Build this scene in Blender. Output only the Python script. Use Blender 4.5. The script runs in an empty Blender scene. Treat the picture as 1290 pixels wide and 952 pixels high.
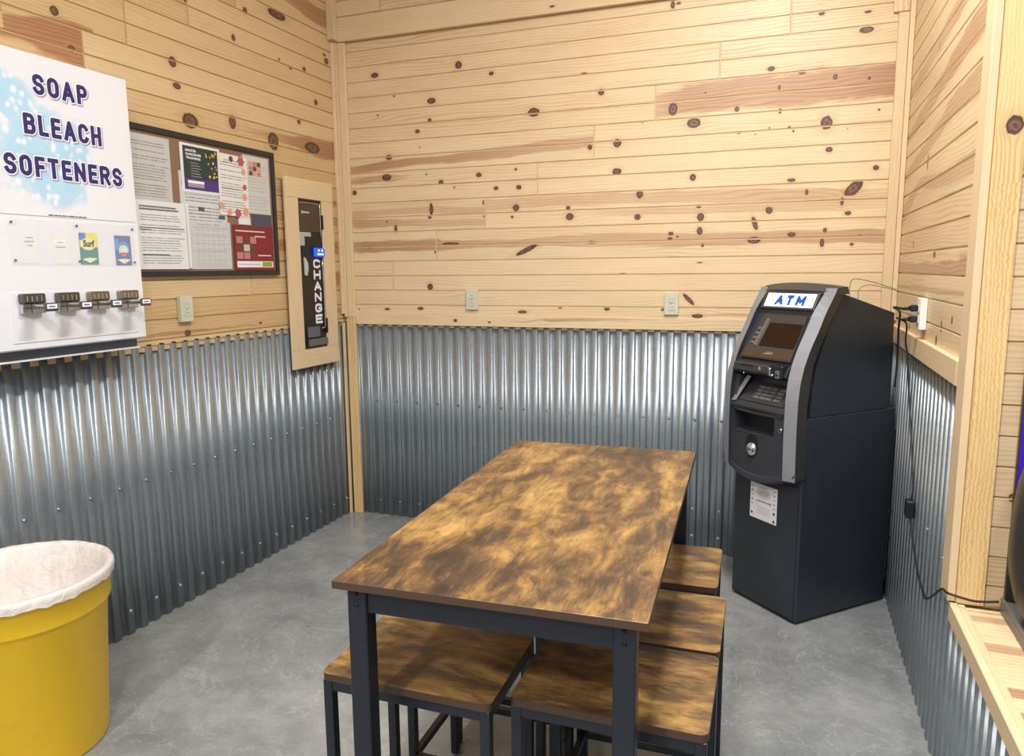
import bpy, bmesh, math, random
from mathutils import Vector, Matrix
from math import sin, cos, pi, radians

scene = bpy.context.scene
COL = scene.collection
random.seed(7)

# ------------------------------------------------------------------ camera
def look(yaw, pitch, roll):
    f = Vector((sin(yaw)*cos(pitch), cos(yaw)*cos(pitch), sin(pitch)))
    r = Vector((cos(yaw), -sin(yaw), 0)); u = r.cross(f)
    c, s = cos(roll), sin(roll)
    return c*r + s*u, -s*r + c*u, f
cam_d = bpy.data.cameras.new('camera'); cam = bpy.data.objects.new('camera', cam_d); COL.objects.link(cam)
_r, _u, _f = look(-0.35889, -0.14630, -0.00895)
M = Matrix((( _r.x, _u.x, -_f.x, 2.539), (_r.y, _u.y, -_f.y, -3.870), (_r.z, _u.z, -_f.z, 1.511), (0, 0, 0, 1)))
cam.matrix_world = M
cam_d.sensor_width = 36.0; cam_d.lens = 925.755/1290*36
cam_d.clip_start = 0.05
scene.camera = cam

# ------------------------------------------------------------------ world, lamps, exposure
scene.view_settings.view_transform = 'Standard'
scene.view_settings.look = 'None'
scene.view_settings.exposure = 0.0
scene.view_settings.gamma = 1.0
scene.view_settings.use_curve_mapping = False
wd = bpy.data.worlds.new('world'); scene.world = wd; wd.use_nodes = True
wd.node_tree.nodes['Background'].inputs[0].default_value = (0.8, 0.85, 0.9, 1)
wd.node_tree.nodes['Background'].inputs[1].default_value = 0.3

CEIL = 3.55
def lamp(name, x, y, sx, sy, power, col=(1.0, 0.985, 0.97), z=CEIL-0.09, rz=0):
    d = bpy.data.lights.new(name, 'AREA'); d.shape = 'RECTANGLE'; d.size = sx; d.size_y = sy
    d.energy = power; d.color = col
    o = bpy.data.objects.new(name, d); COL.objects.link(o); o.location = (x, y, z); o.rotation_euler = (0, 0, rz)
    return o
lamp('ceiling_lamp', 2.35, -1.75, 0.20, 0.70, 66)
lamp('ceiling_lamp', 2.20, -4.1, 0.20, 0.50, 60)
lamp('ceiling_lamp', 3.2, -3.7, 0.20, 0.70, 40)
lamp('ceiling_lamp', 1.5, -5.6, 0.15, 0.35, 118)

# ------------------------------------------------------------------ materials
MAT = {}
def mat(name, col, rough=0.5, metal=0.0, spec=0.5, emit=0, alpha=1, trans=0, coat=0):
    m = bpy.data.materials.new(name); m.use_nodes = True
    b = m.node_tree.nodes['Principled BSDF']
    b.inputs['Base Color'].default_value = (*col, 1); b.inputs['Roughness'].default_value = rough
    b.inputs['Metallic'].default_value = metal; b.inputs['Specular IOR Level'].default_value = spec
    if emit:
        b.inputs['Emission Color'].default_value = (*col, 1); b.inputs['Emission Strength'].default_value = emit
    b.inputs['Alpha'].default_value = alpha; b.inputs['Transmission Weight'].default_value = trans
    b.inputs['Coat Weight'].default_value = coat
    MAT[name] = m
    return m
class NT:
    def __init__(s, m): s.t = m.node_tree; s.b = s.t.nodes['Principled BSDF']
    def n(s, typ, **kw):
        nd = s.t.nodes.new(typ)
        for k, v in kw.items():
            if k.startswith('i_'):
                key = k[2:]; key = int(key) if key.isdigit() else key.replace('_', ' ')
                if hasattr(v, 'is_linked') or isinstance(v, bpy.types.NodeSocket): s.t.links.new(v, nd.inputs[key])
                else: nd.inputs[key].default_value = v
            else: setattr(nd, k, v)
        return nd
    def m(s, op, a, b=0.0, c=None, clamp=False):
        nd = s.t.nodes.new('ShaderNodeMath'); nd.operation = op; nd.use_clamp = clamp
        for i, v in enumerate((a, b) if c is None else (a, b, c)):
            if isinstance(v, bpy.types.NodeSocket): s.t.links.new(v, nd.inputs[i])
            else: nd.inputs[i].default_value = v
        return nd.outputs[0]
    def mix(s, f, a, b):
        nd = s.t.nodes.new('ShaderNodeMix'); nd.data_type = 'RGBA'
        for i, v in ((0, f), (6, a), (7, b)):
            if isinstance(v, bpy.types.NodeSocket): s.t.links.new(v, nd.inputs[i])
            else: nd.inputs[i].default_value = v if i == 0 else (*v, 1)
        return nd.outputs[2]
    def ss(s, v, lo, hi):
        nd = s.t.nodes.new('ShaderNodeMapRange'); nd.interpolation_type = 'SMOOTHSTEP'
        s.t.links.new(v, nd.inputs[0]); nd.inputs[1].default_value = lo; nd.inputs[2].default_value = hi
        return nd.outputs[0]
    def xyz(s, v):
        nd = s.t.nodes.new('ShaderNodeSeparateXYZ'); s.t.links.new(v, nd.inputs[0]); return nd.outputs
    def comb(s, x, y, z):
        nd = s.t.nodes.new('ShaderNodeCombineXYZ')
        for i, v in enumerate((x, y, z)):
            if isinstance(v, bpy.types.NodeSocket): s.t.links.new(v, nd.inputs[i])
            else: nd.inputs[i].default_value = v
        return nd.outputs[0]
    def noise(s, vec, scale=1, detail=2, rough=0.5, dist=0):
        nd = s.n('ShaderNodeTexNoise', i_Scale=scale, i_Detail=detail, i_Roughness=rough, i_Distortion=dist)
        s.t.links.new(vec, nd.inputs['Vector']); return nd.outputs[0]
    def out(s, key, v): s.t.links.new(v, s.b.inputs[key])

def pine(name, base=(0.765, 0.595, 0.37), late=(0.58, 0.39, 0.195), rough=0.38, grain=1.0, strong=0.6):
    """knotty pine; reads gp (along, across, board seed), kn (knot frame), ht (heartwood band)"""
    m = mat(name, base, rough); t = NT(m)
    gp = t.n('ShaderNodeAttribute', attribute_name='gp').outputs['Vector']
    kn = t.n('ShaderNodeAttribute', attribute_name='kn').outputs['Vector']
    ht = t.n('ShaderNodeAttribute', attribute_name='ht').outputs['Vector']
    g = t.xyz(gp); k = t.xyz(kn); h = t.xyz(ht)
    wob = t.noise(t.comb(t.m('MULTIPLY', g[0], 60), t.m('MULTIPLY', g[1], 60), g[2]), 1, 2)
    r0 = t.m('SQRT', t.m('ADD', t.m('MULTIPLY', k[0], k[0]), t.m('MULTIPLY', k[1], k[1])))
    r = t.m('MULTIPLY', r0, t.m('ADD', 0.82, t.m('MULTIPLY', wob, 0.36)))
    inv = t.m('DIVIDE', 1.0, t.m('MAXIMUM', t.m('MULTIPLY', r, r), 1.0))
    dz = t.m('SUBTRACT', g[1], k[2])
    psi = t.m('SUBTRACT', g[1], t.m('MULTIPLY', dz, inv))
    lo = t.noise(t.comb(t.m('MULTIPLY', g[0], 1.6), t.m('MULTIPLY', psi, 9.0), g[2]), 1, 1.5)
    ph = t.m('ADD', t.m('MULTIPLY', psi, 420*grain), t.m('MULTIPLY', lo, 34))
    ring = t.m('ADD', 0.5, t.m('MULTIPLY', t.m('SINE', ph), 0.5))
    ring = t.m('POWER', ring, 2.0)
    fine = t.noise(t.comb(t.m('MULTIPLY', g[0], 9), t.m('MULTIPLY', psi, 520), g[2]), 1, 3, 0.6)
    patch = t.noise(t.comb(t.m('MULTIPLY', g[0], 2.2), t.m('MULTIPLY', g[1], 14), t.m('ADD', g[2], 31.0)), 1, 2)
    f = t.m('ADD', t.m('MULTIPLY', ring, strong), t.m('MULTIPLY', t.ss(fine, 0.35, 0.75), 0.30), clamp=True)
    f = t.m('MULTIPLY', f, t.m('ADD', 0.30, t.ss(patch, 0.30, 0.72)), clamp=True)
    c = t.mix(f, base, late)
    # board to board tint
    tint = t.ss(h[2], 0.0, 1.0)
    c = t.mix(t.m('MULTIPLY', tint, 0.35), c, (0.84, 0.67, 0.43))
    pt2 = t.noise(t.comb(t.m('MULTIPLY', g[0], 3.5), t.m('MULTIPLY', g[1], 22), t.m('ADD', g[2], 77.0)), 1, 2)
    c = t.mix(t.m('MULTIPLY', t.ss(pt2, 0.55, 0.85), 0.22), c, (0.66, 0.42, 0.20))
    # heartwood band with wavy edge
    edge = t.m('ADD', t.m('ABSOLUTE', h[0]), t.m('MULTIPLY', t.m('SUBTRACT', t.noise(t.comb(t.m('MULTIPLY', g[0], 5), t.m('MULTIPLY', g[1], 25), g[2]), 1, 3), 0.5), 1.1))
    hm = t.m('MULTIPLY', t.m('SUBTRACT', 1.0, t.ss(edge, 0.75, 1.1)), h[1])
    hc = t.mix(t.m('MULTIPLY', t.m('ADD', ring, fine), 0.5), (0.44, 0.19, 0.095), (0.24, 0.085, 0.04))
    c = t.mix(t.m('MULTIPLY', hm, 0.85, clamp=True), c, hc)
    # halo, ring and heart of the knot
    halo = t.m('SUBTRACT', 1.0, t.ss(r, 1.0, 2.6))
    c = t.mix(t.m('MULTIPLY', halo, 0.28), c, (0.50, 0.27, 0.11))
    kr = t.m('ADD', 0.5, t.m('MULTIPLY', t.m('SINE', t.m('ADD', t.m('MULTIPLY', r, 9.0), t.m('MULTIPLY', wob, 8.0))), 0.5))
    kc = t.mix(kr, (0.085, 0.040, 0.024), (0.21, 0.105, 0.06))
    kc = t.mix(t.ss(r, 0.72, 0.95), kc, (0.07, 0.036, 0.025))
    c = t.mix(t.m('SUBTRACT', 1.0, t.ss(r, 0.93, 1.12)), c, kc)
    t.out('Base Color', c)
    t.out('Roughness', t.m('ADD', rough, t.m('MULTIPLY', ring, 0.12)))
    bp = t.n('ShaderNodeBump', i_Strength=0.10, i_Distance=0.002, i_Height=fine); t.out('Normal', bp.outputs[0])
    return m
pine('pine')
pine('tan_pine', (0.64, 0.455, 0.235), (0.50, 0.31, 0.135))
pine('frame_pine', (0.74, 0.56, 0.34), (0.60, 0.41, 0.22), 0.5, 0.8, 0.3)
pine('post_pine', (0.84, 0.61, 0.30), (0.62, 0.37, 0.12), 0.42, 1.5, 1.0)

def rustic(name, ax):
    m = mat(name, (0.2, 0.1, 0.04), 0.34); t = NT(m)
    tc = t.n('ShaderNodeTexCoord').outputs['Object']
    p = t.xyz(tc)
    a, b = (p[1], p[0]) if ax == 'y' else (p[0], p[1])
    oi = t.n('ShaderNodeObjectInfo').outputs['Random']
    sd = t.m('MULTIPLY', oi, 40.0)
    big = t.noise(t.comb(t.m('MULTIPLY', a, 2.6), t.m('MULTIPLY', b, 6.5), sd), 1, 5, 0.62, 0.5)
    mid = t.noise(t.comb(t.m('MULTIPLY', a, 8), t.m('MULTIPLY', b, 20), t.m('ADD', sd, 9.0)), 1, 6, 0.68, 0.6)
    fine = t.noise(t.comb(t.m('MULTIPLY', a, 22), t.m('MULTIPLY', b, 300), sd), 1, 3, 0.6)
    v = t.m('ADD', t.m('MULTIPLY', big, 0.52), t.m('MULTIPLY', mid, 0.48))
    v = t.m('ADD', v, t.m('MULTIPLY', t.m('SUBTRACT', fine, 0.5), 0.14))
    cr = t.n('ShaderNodeValToRGB'); t.t.links.new(v, cr.inputs[0])
    e = cr.color_ramp.elements
    e[0].position = 0.36; e[0].color = (0.030, 0.020, 0.014, 1)
    e[1].position = 0.64; e[1].color = (0.44, 0.275, 0.085, 1)
    for pos, c in ((0.43, (0.060, 0.036, 0.021)), (0.485, (0.135, 0.073, 0.030)), (0.55, (0.27, 0.150, 0.048))):
        x = e.new(pos); x.color = (*c, 1)
    vo = t.n('ShaderNodeTexVoronoi', i_Scale=1.0, feature='F1')
    t.t.links.new(t.comb(t.m('MULTIPLY', a, 3.4), t.m('MULTIPLY', b, 7.5), sd), vo.inputs['Vector'])
    kd = t.m('ADD', vo.outputs['Distance'], t.m('MULTIPLY', t.m('SUBTRACT', mid, 0.5), 0.25))
    c = t.mix(t.m('MULTIPLY', t.m('SUBTRACT', 1.0, t.ss(kd, 0.05, 0.22)), 0.75), cr.outputs[0], (0.05, 0.028, 0.018))
    bl = t.noise(t.comb(t.m('MULTIPLY', a, 11), t.m('MULTIPLY', b, 15), t.m('ADD', sd, 21.0)), 1, 4, 0.55, 0.3)
    c = t.mix(t.m('MULTIPLY', t.ss(bl, 0.56, 0.72), 0.62), c, (0.055, 0.033, 0.022))
    st = t.noise(t.comb(t.m('MULTIPLY', a, 5), t.m('MULTIPLY', b, 90), t.m('ADD', sd, 3.0)), 1, 3, 0.6)
    c = t.mix(t.m('MULTIPLY', t.ss(st, 0.52, 0.72), 0.35), c, (0.09, 0.048, 0.024))
    t.out('Base Color', c)
    t.out('Roughness', t.m('ADD', 0.27, t.m('MULTIPLY', fine, 0.22)))
    return m
rustic('table_wood', 'y'); rustic('stool_wood', 'x')

def galv():
    m = mat('galvanised', (0.42, 0.48, 0.54), 0.45, 0.70); t = NT(m)
    tc = t.n('ShaderNodeTexCoord').outputs['Object']
    vo = t.n('ShaderNodeTexVoronoi', i_Scale=130.0); t.t.links.new(tc, vo.inputs['Vector'])
    sep = t.xyz(vo.outputs['Color'])
    nz = t.noise(tc, 3, 3)
    v = t.m('ADD', t.m('MULTIPLY', sep[0], 0.35), t.m('MULTIPLY', nz, 0.65))
    t.out('Base Color', t.mix(v, (0.30, 0.345, 0.38), (0.42, 0.465, 0.50)))
    t.out('Roughness', t.m('ADD', 0.29, t.m('MULTIPLY', v, 0.14)))
    return m
galv()

def concrete():
    m = mat('concrete', (0.25, 0.26, 0.26), 0.3, 0, 0.5); t = NT(m)
    tc = t.n('ShaderNodeTexCoord').outputs['Object']
    n1 = t.noise(tc, 1.3, 6, 0.6, 0.6); n2 = t.noise(tc, 7, 6, 0.65, 0.5); n3 = t.noise(tc, 60, 3, 0.6)
    v = t.m('ADD', t.m('MULTIPLY', n1, 0.5), t.m('ADD', t.m('MULTIPLY', n2, 0.35), t.m('MULTIPLY', n3, 0.15)))
    cr = t.n('ShaderNodeValToRGB'); t.t.links.new(v, cr.inputs[0])
    e = cr.color_ramp.elements; e[0].position = 0.36; e[0].color = (0.175, 0.185, 0.188, 1)
    e[1].position = 0.64; e[1].color = (0.38, 0.39, 0.385, 1); x = e.new(0.5); x.color = (0.27, 0.28, 0.28, 1)
    sc_ = t.m('ABSOLUTE', t.m('SUBTRACT', t.noise(tc, 2.6, 5, 0.6, 2.2), 0.5))
    c = t.mix(t.m('MULTIPLY', t.m('SUBTRACT', 1.0, t.ss(sc_, 0.0, 0.012)), 0.28), cr.outputs[0], (0.55, 0.56, 0.55))
    t.out('Base Color', c)
    t.out('Roughness', t.m('ADD', 0.06, t.m('MULTIPLY', n2, 0.28)))
    bp = t.n('ShaderNodeBump', i_Strength=0.08, i_Distance=0.003, i_Height=n2); t.out('Normal', bp.outputs[0])
concrete()

mat('edge_band', (0.065, 0.034, 0.019), 0.45)
mat('white_paint', (0.24, 0.26, 0.29), 0.7)
mat('grey_paint', (0.17, 0.20, 0.23), 0.6)
mat('ceiling_white', (0.78, 0.78, 0.76), 0.8)
mat('navy_metal', (0.009, 0.012, 0.020), 0.38)
mat('bolt', (0.03, 0.03, 0.035), 0.25, 0.8)
mat('steel', (0.62, 0.63, 0.64), 0.25, 1.0)
mat('chrome', (0.85, 0.86, 0.88), 0.12, 1.0)
mat('dark_steel', (0.16, 0.15, 0.14), 0.35, 0.9)
mat('bronze_steel', (0.30, 0.26, 0.21), 0.35, 0.9)
mat('enamel', (0.80, 0.81, 0.85), 0.16, 0, 0.5, coat=0.3)
mat('under_lip_dark', (0.10, 0.11, 0.14), 0.4)
mat('plexi', (0.92, 0.92, 0.94), 0.08, alpha=0.10)
mat('black_plastic', (0.012, 0.012, 0.014), 0.4)
mat('rubber', (0.010, 0.011, 0.014), 0.5)
mat('atm_body', (0.024, 0.030, 0.040), 0.42)
mat('atm_face', (0.034, 0.037, 0.046), 0.38)
mat('atm_dark', (0.012, 0.012, 0.015), 0.35)
mat('atm_hood', (0.050, 0.048, 0.046), 0.36)
mat('atm_silver', (0.30, 0.315, 0.35), 0.42, 0.35)
mat('atm_side', (0.040, 0.039, 0.038), 0.38)
mat('atm_bronze', (0.075, 0.045, 0.030), 0.3)
mat('screen_glass', (0.020, 0.009, 0.006), 0.12)
mat('key_grey', (0.12, 0.125, 0.14), 0.4)
mat('backlit_white', (0.93, 0.96, 1.0), 0.4, emit=0.55)
mat('atm_blue', (0.01, 0.10, 0.42), 0.4)
mat('paper', (0.80, 0.80, 0.79), 0.6)
mat('paper_grey', (0.56, 0.55, 0.53), 0.65)
mat('paper_cream', (0.74, 0.66, 0.58), 0.6)
mat('ink', (0.10, 0.10, 0.11), 0.6)
mat('ink_soft', (0.30, 0.30, 0.32), 0.6)
mat('ink_navy', (0.025, 0.02, 0.14), 0.4)
mat('shadow_ink', (0.30, 0.30, 0.44), 0.4)
mat('print_white', (0.88, 0.88, 0.92), 0.35)
mat('cork', (0.27, 0.155, 0.10), 0.85)
mat('frame_black', (0.022, 0.022, 0.024), 0.4)
mat('dark_green', (0.022, 0.045, 0.042), 0.5)
mat('purple', (0.075, 0.04, 0.20), 0.5)
mat('flower_yellow', (0.60, 0.38, 0.04), 0.6)
mat('leaf_red', (0.50, 0.10, 0.10), 0.6)
mat('leaf_orange', (0.75, 0.36, 0.20), 0.6)
mat('red_paper', (0.23, 0.022, 0.03), 0.5)
mat('food_pink', (0.52, 0.22, 0.20), 0.5)
mat('food_dark', (0.16, 0.05, 0.04), 0.5)
mat('lime', (0.28, 0.40, 0.03), 0.5)
mat('slate_card', (0.07, 0.08, 0.12), 0.4)
mat('surf_yellow', (0.80, 0.72, 0.03), 0.4)
mat('surf_pale', (0.80, 0.80, 0.35), 0.4)
mat('surf_green', (0.01, 0.22, 0.18), 0.4)
mat('surf_blue', (0.02, 0.14, 0.60), 0.4)
mat('pack_blue', (0.03, 0.12, 0.38), 0.4)
mat('pack_sky', (0.10, 0.30, 0.58), 0.4)
mat('pack_pale', (0.60, 0.72, 0.66), 0.4)
mat('cream', (0.82, 0.82, 0.55), 0.4)
mat('pack_red', (0.62, 0.13, 0.08), 0.4)
mat('blue_led', (0.01, 0.09, 0.85), 0.4, emit=0.7)
mat('led_white', (0.6, 0.8, 1.0), 0.4, emit=1.0)
mat('violet_screen', (0.05, 0.02, 0.42), 0.3, emit=0.16)
mat('outlet_almond', (0.62, 0.62, 0.50), 0.35)
mat('outlet_white', (0.85, 0.85, 0.80), 0.35)
mat('grey_wire', (0.10, 0.11, 0.12), 0.5)
mat('machine_grey', (0.13, 0.13, 0.12), 0.4)
mat('machine_black', (0.028, 0.025, 0.022), 0.38)
mat('caulk', (0.5, 0.52, 0.53), 0.5)

def bin_yellow():
    m = mat('bin_yellow', (0.85, 0.50, 0.02), 0.4); t = NT(m)
    tc = t.n('ShaderNodeTexCoord').outputs['Object']
    n = t.noise(tc, 9, 5, 0.65, 1.0)
    t.out('Base Color', t.mix(t.m('MULTIPLY', t.ss(n, 0.5, 0.75), 0.4), (1.0, 0.62, 0.012), (0.92, 0.50, 0.03)))
bin_yellow()
def liner():
    m = mat('bin_liner', (0.86, 0.80, 0.76), 0.3, alpha=0.80, coat=0.2); t = NT(m)
    tc = t.n('ShaderNodeTexCoord').outputs['Object']
    n = t.noise(tc, 14, 5, 0.7, 2.0)
    bp = t.n('ShaderNodeBump', i_Strength=0.8, i_Distance=0.01, i_Height=n); t.out('Normal', bp.outputs[0])
    t.out('Alpha', t.m('ADD', 0.62, t.m('MULTIPLY', n, 0.5), clamp=True))
liner()
def bubbles():
    """printed bubble motif on the dispenser front (local x, z)"""
    m = mat('bubble_print', (0.80, 0.81, 0.85), 0.16, coat=0.3); t = NT(m)
    p = t.xyz(t.n('ShaderNodeTexCoord').outputs['Object'])
    x, z = p[0], p[2]
    def blob(cx, cz, rx, rz):
        a = t.m('DIVIDE', t.m('SUBTRACT', x, cx), rx); b = t.m('DIVIDE', t.m('SUBTRACT', z, cz), rz)
        return t.m('SUBTRACT', 1.0, t.m('SQRT', t.m('ADD', t.m('MULTIPLY', a, a), t.m('MULTIPLY', b, b))))
    BL = [(0.22, 0.70, 0.19, 0.19), (0.14, 0.86, 0.10, 0.10), (0.28, 0.60, 0.13, 0.10), (0.08, 0.93, 0.05, 0.035), (0.34, 0.72, 0.09, 0.13)]
    d = None
    for q in BL:
        v = blob(*q); d = v if d is None else t.m('MAXIMUM', d, v)
    nz = t.noise(t.comb(x, 0, z), 22, 3)
    d = t.m('ADD', d, t.m('MULTIPLY', t.m('SUBTRACT', nz, 0.5), 0.6))
    mask = t.ss(d, 0.0, 0.45)
    vo = t.n('ShaderNodeTexVoronoi', i_Scale=34.0, feature='SMOOTH_F1'); t.t.links.new(t.comb(t.m('MULTIPLY', x, 1.1), t.m('MULTIPLY', z, 0.3), t.m('MULTIPLY', z, 0.9)), vo.inputs['Vector'])
    hi = t.m('SUBTRACT', 1.0, t.ss(vo.outputs['Distance'], 0.15, 0.42))
    vio = t.ss(blob(0.20, 0.66, 0.13, 0.045), 0.0, 0.9)
    c = t.mix(t.noise(t.comb(x, 1, z), 12, 2), (0.36, 0.72, 0.88), (0.30, 0.58, 0.85))
    c = t.mix(t.m('MULTIPLY', vio, 0.8), c, (0.22, 0.28, 0.75))
    c = t.mix(t.m('MULTIPLY', hi, 0.85), c, (0.88, 0.94, 0.97))
    t.out('Base Color', t.mix(t.m('MULTIPLY', mask, 0.75), (0.80, 0.81, 0.85), c))
bubbles()
def print_page(name, paper, ink, pitch=0.0105, strength=0.75, margin=True):
    """paper with rows of illegible small type: local x, z"""
    m = mat(name, paper, 0.6); t = NT(m)
    g = t.n('ShaderNodeTexCoord').outputs['Generated']; q = t.xyz(g)
    p = t.xyz(t.n('ShaderNodeTexCoord').outputs['Object'])
    row = t.m('DIVIDE', p[2], pitch); fr = t.m('FRACT', row); ri = t.m('FLOOR', row)
    line = t.m('MULTIPLY', t.ss(fr, 0.25, 0.38), t.m('SUBTRACT', 1.0, t.ss(fr, 0.62, 0.75)))
    word = t.ss(t.noise(t.comb(t.m('MULTIPLY', p[0], 170), t.m('MULTIPLY', ri, 7.3), 0), 1, 2), 0.36, 0.46)
    para = t.ss(t.noise(t.comb(0, t.m('MULTIPLY', ri, 0.9), 0), 1, 1), 0.40, 0.44)
    lenr = t.m('LESS_THAN', q[0], t.m('ADD', 0.66, t.m('MULTIPLY', t.noise(t.comb(t.m('MULTIPLY', ri, 3.7), 3, 0), 1, 0), 0.4)))
    mg = t.m('MULTIPLY', t.m('GREATER_THAN', q[0], 0.10), t.m('MULTIPLY', t.m('GREATER_THAN', q[2], 0.06), t.m('LESS_THAN', q[2], 0.92)))
    f = t.m('MULTIPLY', t.m('MULTIPLY', t.m('MULTIPLY', line, word), t.m('MULTIPLY', para, lenr)), t.m('MULTIPLY', mg, strength))
    t.out('Base Color', t.mix(f, paper, ink))
    return m
print_page('page_grey', (0.58, 0.57, 0.55), (0.16, 0.16, 0.17), 0.0115)
print_page('page_white', (0.80, 0.81, 0.82), (0.13, 0.13, 0.16), 0.0105)
print_page('page_leaf', (0.80, 0.78, 0.76), (0.16, 0.16, 0.20), 0.0120)
print_page('page_pale', (0.62, 0.62, 0.58), (0.35, 0.35, 0.34), 0.0150, 0.5)
print_page('page_cal', (0.62, 0.62, 0.62), (0.38, 0.38, 0.40), 0.0075, 0.55)
print_page('page_cards', (0.66, 0.67, 0.68), (0.18, 0.18, 0.20), 0.0140, 0.8)
# ------------------------------------------------------------------ mesh helpers
class MB:
    """collects shapes in one bmesh; three vector attributes travel with every face corner"""
    def __init__(s):
        s.bm = bmesh.new(); fv = s.bm.loops.layers.float_vector
        s.gp = fv.new('gp'); s.kn = fv.new('kn'); s.ht = fv.new('ht')
        s.slots = []
    def slot(s, m):
        if m is None: return 0
        if m not in s.slots: s.slots.append(m)
        return s.slots.index(m)
    def face(s, pts, m=None, smooth=False, gp=None, kn=None, ht=None):
        vs = [s.bm.verts.new(p) for p in pts]
        f = s.bm.faces.new(vs); f.material_index = s.slot(m); f.smooth = smooth
        for i, l in enumerate(f.loops):
            l[s.gp] = gp[i] if gp else (0, 0, 0)
            l[s.kn] = kn[i] if kn else (9, 9, 0)
            l[s.ht] = ht[i] if ht else (5, 0, 0.3)
        return f
    def tagwood(s, faces, ax, seed, tint=0.3):
        o = [i for i in range(3) if i != ax]
        for f in faces:
            n = f.normal if f.normal.length else Vector((0, 0, 1))
            f.normal_update(); n = f.normal
            ac = o[0] if abs(n[o[1]]) > abs(n[o[0]]) else o[1]
            for l in f.loops:
                c = l.vert.co
                l[s.gp] = (c[ax], c[ac], seed); l[s.kn] = (9, 9, 0); l[s.ht] = (5, 0, tint)
    def box(s, lo, hi, m=None, bev=0.0, wood=None, seg=1, tint=0.3):
        before = set(s.bm.faces) if bev > 0 else None
        r = bmesh.ops.create_cube(s.bm, size=1.0)
        for v in r['verts']:
            v.co = Vector([(lo[i]+hi[i])/2 + v.co[i]*(hi[i]-lo[i]) for i in range(3)])
        fs = list({f for v in r['verts'] for f in v.link_faces})
        for f in fs: f.material_index = s.slot(m)
        if bev > 0:
            es = list({e for v in r['verts'] for e in v.link_edges})
            b = bmesh.ops.bevel(s.bm, geom=es, offset=bev, segments=seg, affect='EDGES', profile=0.5)
            fs = [f for f in s.bm.faces if f not in before]
            for f in fs: f.material_index = s.slot(m)
        for f in fs:
            f.normal_update()
            for l in f.loops: l[s.kn] = (9, 9, 0); l[s.ht] = (5, 0, 0.3)
        if wood: s.tagwood(fs, wood[0], wood[1], tint)
        return fs
    def prism(s, poly, axis, a, b, m=None, smooth=False):
        """poly = 2-D outline in the other two axes (x,y,z order kept)"""
        def P(q, v):
            c = list(q); c.insert(axis, v); return c
        n = len(poly)
        A = [s.bm.verts.new(P(q, a)) for q in poly]; B = [s.bm.verts.new(P(q, b)) for q in poly]
        fs = []
        for i in range(n):
            f = s.bm.faces.new((A[i], A[(i+1) % n], B[(i+1) % n], B[i])); f.smooth = smooth; fs.append(f)
        fs.append(s.bm.faces.new(A[::-1])); fs.append(s.bm.faces.new(B))
        for f in fs: f.material_index = s.slot(m)
        for f in fs:
            for l in f.loops: l[s.kn] = (9, 9, 0); l[s.ht] = (5, 0, 0.3)
        return fs
    def cyl(s, p0, p1, r0, r1=None, m=None, n=20, smooth=True, caps=True):
        r1 = r0 if r1 is None else r1
        p0 = Vector(p0); p1 = Vector(p1); d = (p1-p0).normalized()
        u = d.orthogonal().normalized(); w = d.cross(u)
        A = [s.bm.verts.new(p0 + r0*(cos(2*pi*i/n)*u + sin(2*pi*i/n)*w)) for i in range(n)]
        B = [s.bm.verts.new(p1 + r1*(cos(2*pi*i/n)*u + sin(2*pi*i/n)*w)) for i in range(n)]
        for i in range(n):
            f = s.bm.faces.new((A[i], A[(i+1) % n], B[(i+1) % n], B[i])); f.smooth = smooth; f.material_index = s.slot(m)
        if caps:
            for c in (A[::-1], B):
                f = s.bm.faces.new(c); f.material_index = s.slot(m)
    def tube(s, pts, r, m=None, n=8, sub=6):
        P = [Vector(p) for p in pts]; Q = []
        for i in range(len(P)-1):
            a = P[max(i-1, 0)]; b = P[i]; c = P[i+1]; d = P[min(i+2, len(P)-1)]
            for k in range(sub):
                t = k/sub
                Q.append(0.5*((2*b) + (c-a)*t + (2*a-5*b+4*c-d)*t*t + (3*b-a-3*c+d)*t**3))
        Q.append(P[-1])
        rings = []; u = None
        for i, q in enumerate(Q):
            d = (Q[min(i+1, len(Q)-1)] - Q[max(i-1, 0)]).normalized()
            u = d.orthogonal().normalized() if u is None else (u - d*u.dot(d)).normalized()
            w = d.cross(u)
            rings.append([s.bm.verts.new(q + r*(cos(2*pi*k/n)*u + sin(2*pi*k/n)*w)) for k in range(n)])
        for a, b in zip(rings, rings[1:]):
            for k in range(n):
                f = s.bm.faces.new((a[k], a[(k+1) % n], b[(k+1) % n], b[k])); f.smooth = True; f.material_index = s.slot(m)
        s.bm.faces.new(rings[0][::-1]); s.bm.faces.new(rings[-1])
    def lathe(s, prof, c=(0, 0), m=None, n=64, wob=None, smooth=True):
        rings = []
        for j, (r, z) in enumerate(prof):
            ring = []
            for i in range(n):
                t = 2*pi*i/n; rr, zz = (r, z) if wob is None else wob(j, t, r, z)
                ring.append(s.bm.verts.new((c[0]+rr*cos(t), c[1]+rr*sin(t), zz)))
            rings.append(ring)
        for a, b in zip(rings, rings[1:]):
            for k in range(n):
                f = s.bm.faces.new((a[k], a[(k+1) % n], b[(k+1) % n], b[k])); f.smooth = smooth; f.material_index = s.slot(m)
        return rings
    def ball(s, c, r, m=None, seg=12, scale=(1, 1, 1)):
        q = bmesh.ops.create_uvsphere(s.bm, u_segments=seg, v_segments=max(6, seg//2), radius=r)
        for v in q['verts']: v.co = Vector((v.co[i]*scale[i] + c[i] for i in range(3)))
        for f in {f for v in q['verts'] for f in v.link_faces}: f.smooth = True; f.material_index = s.slot(m)
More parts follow.
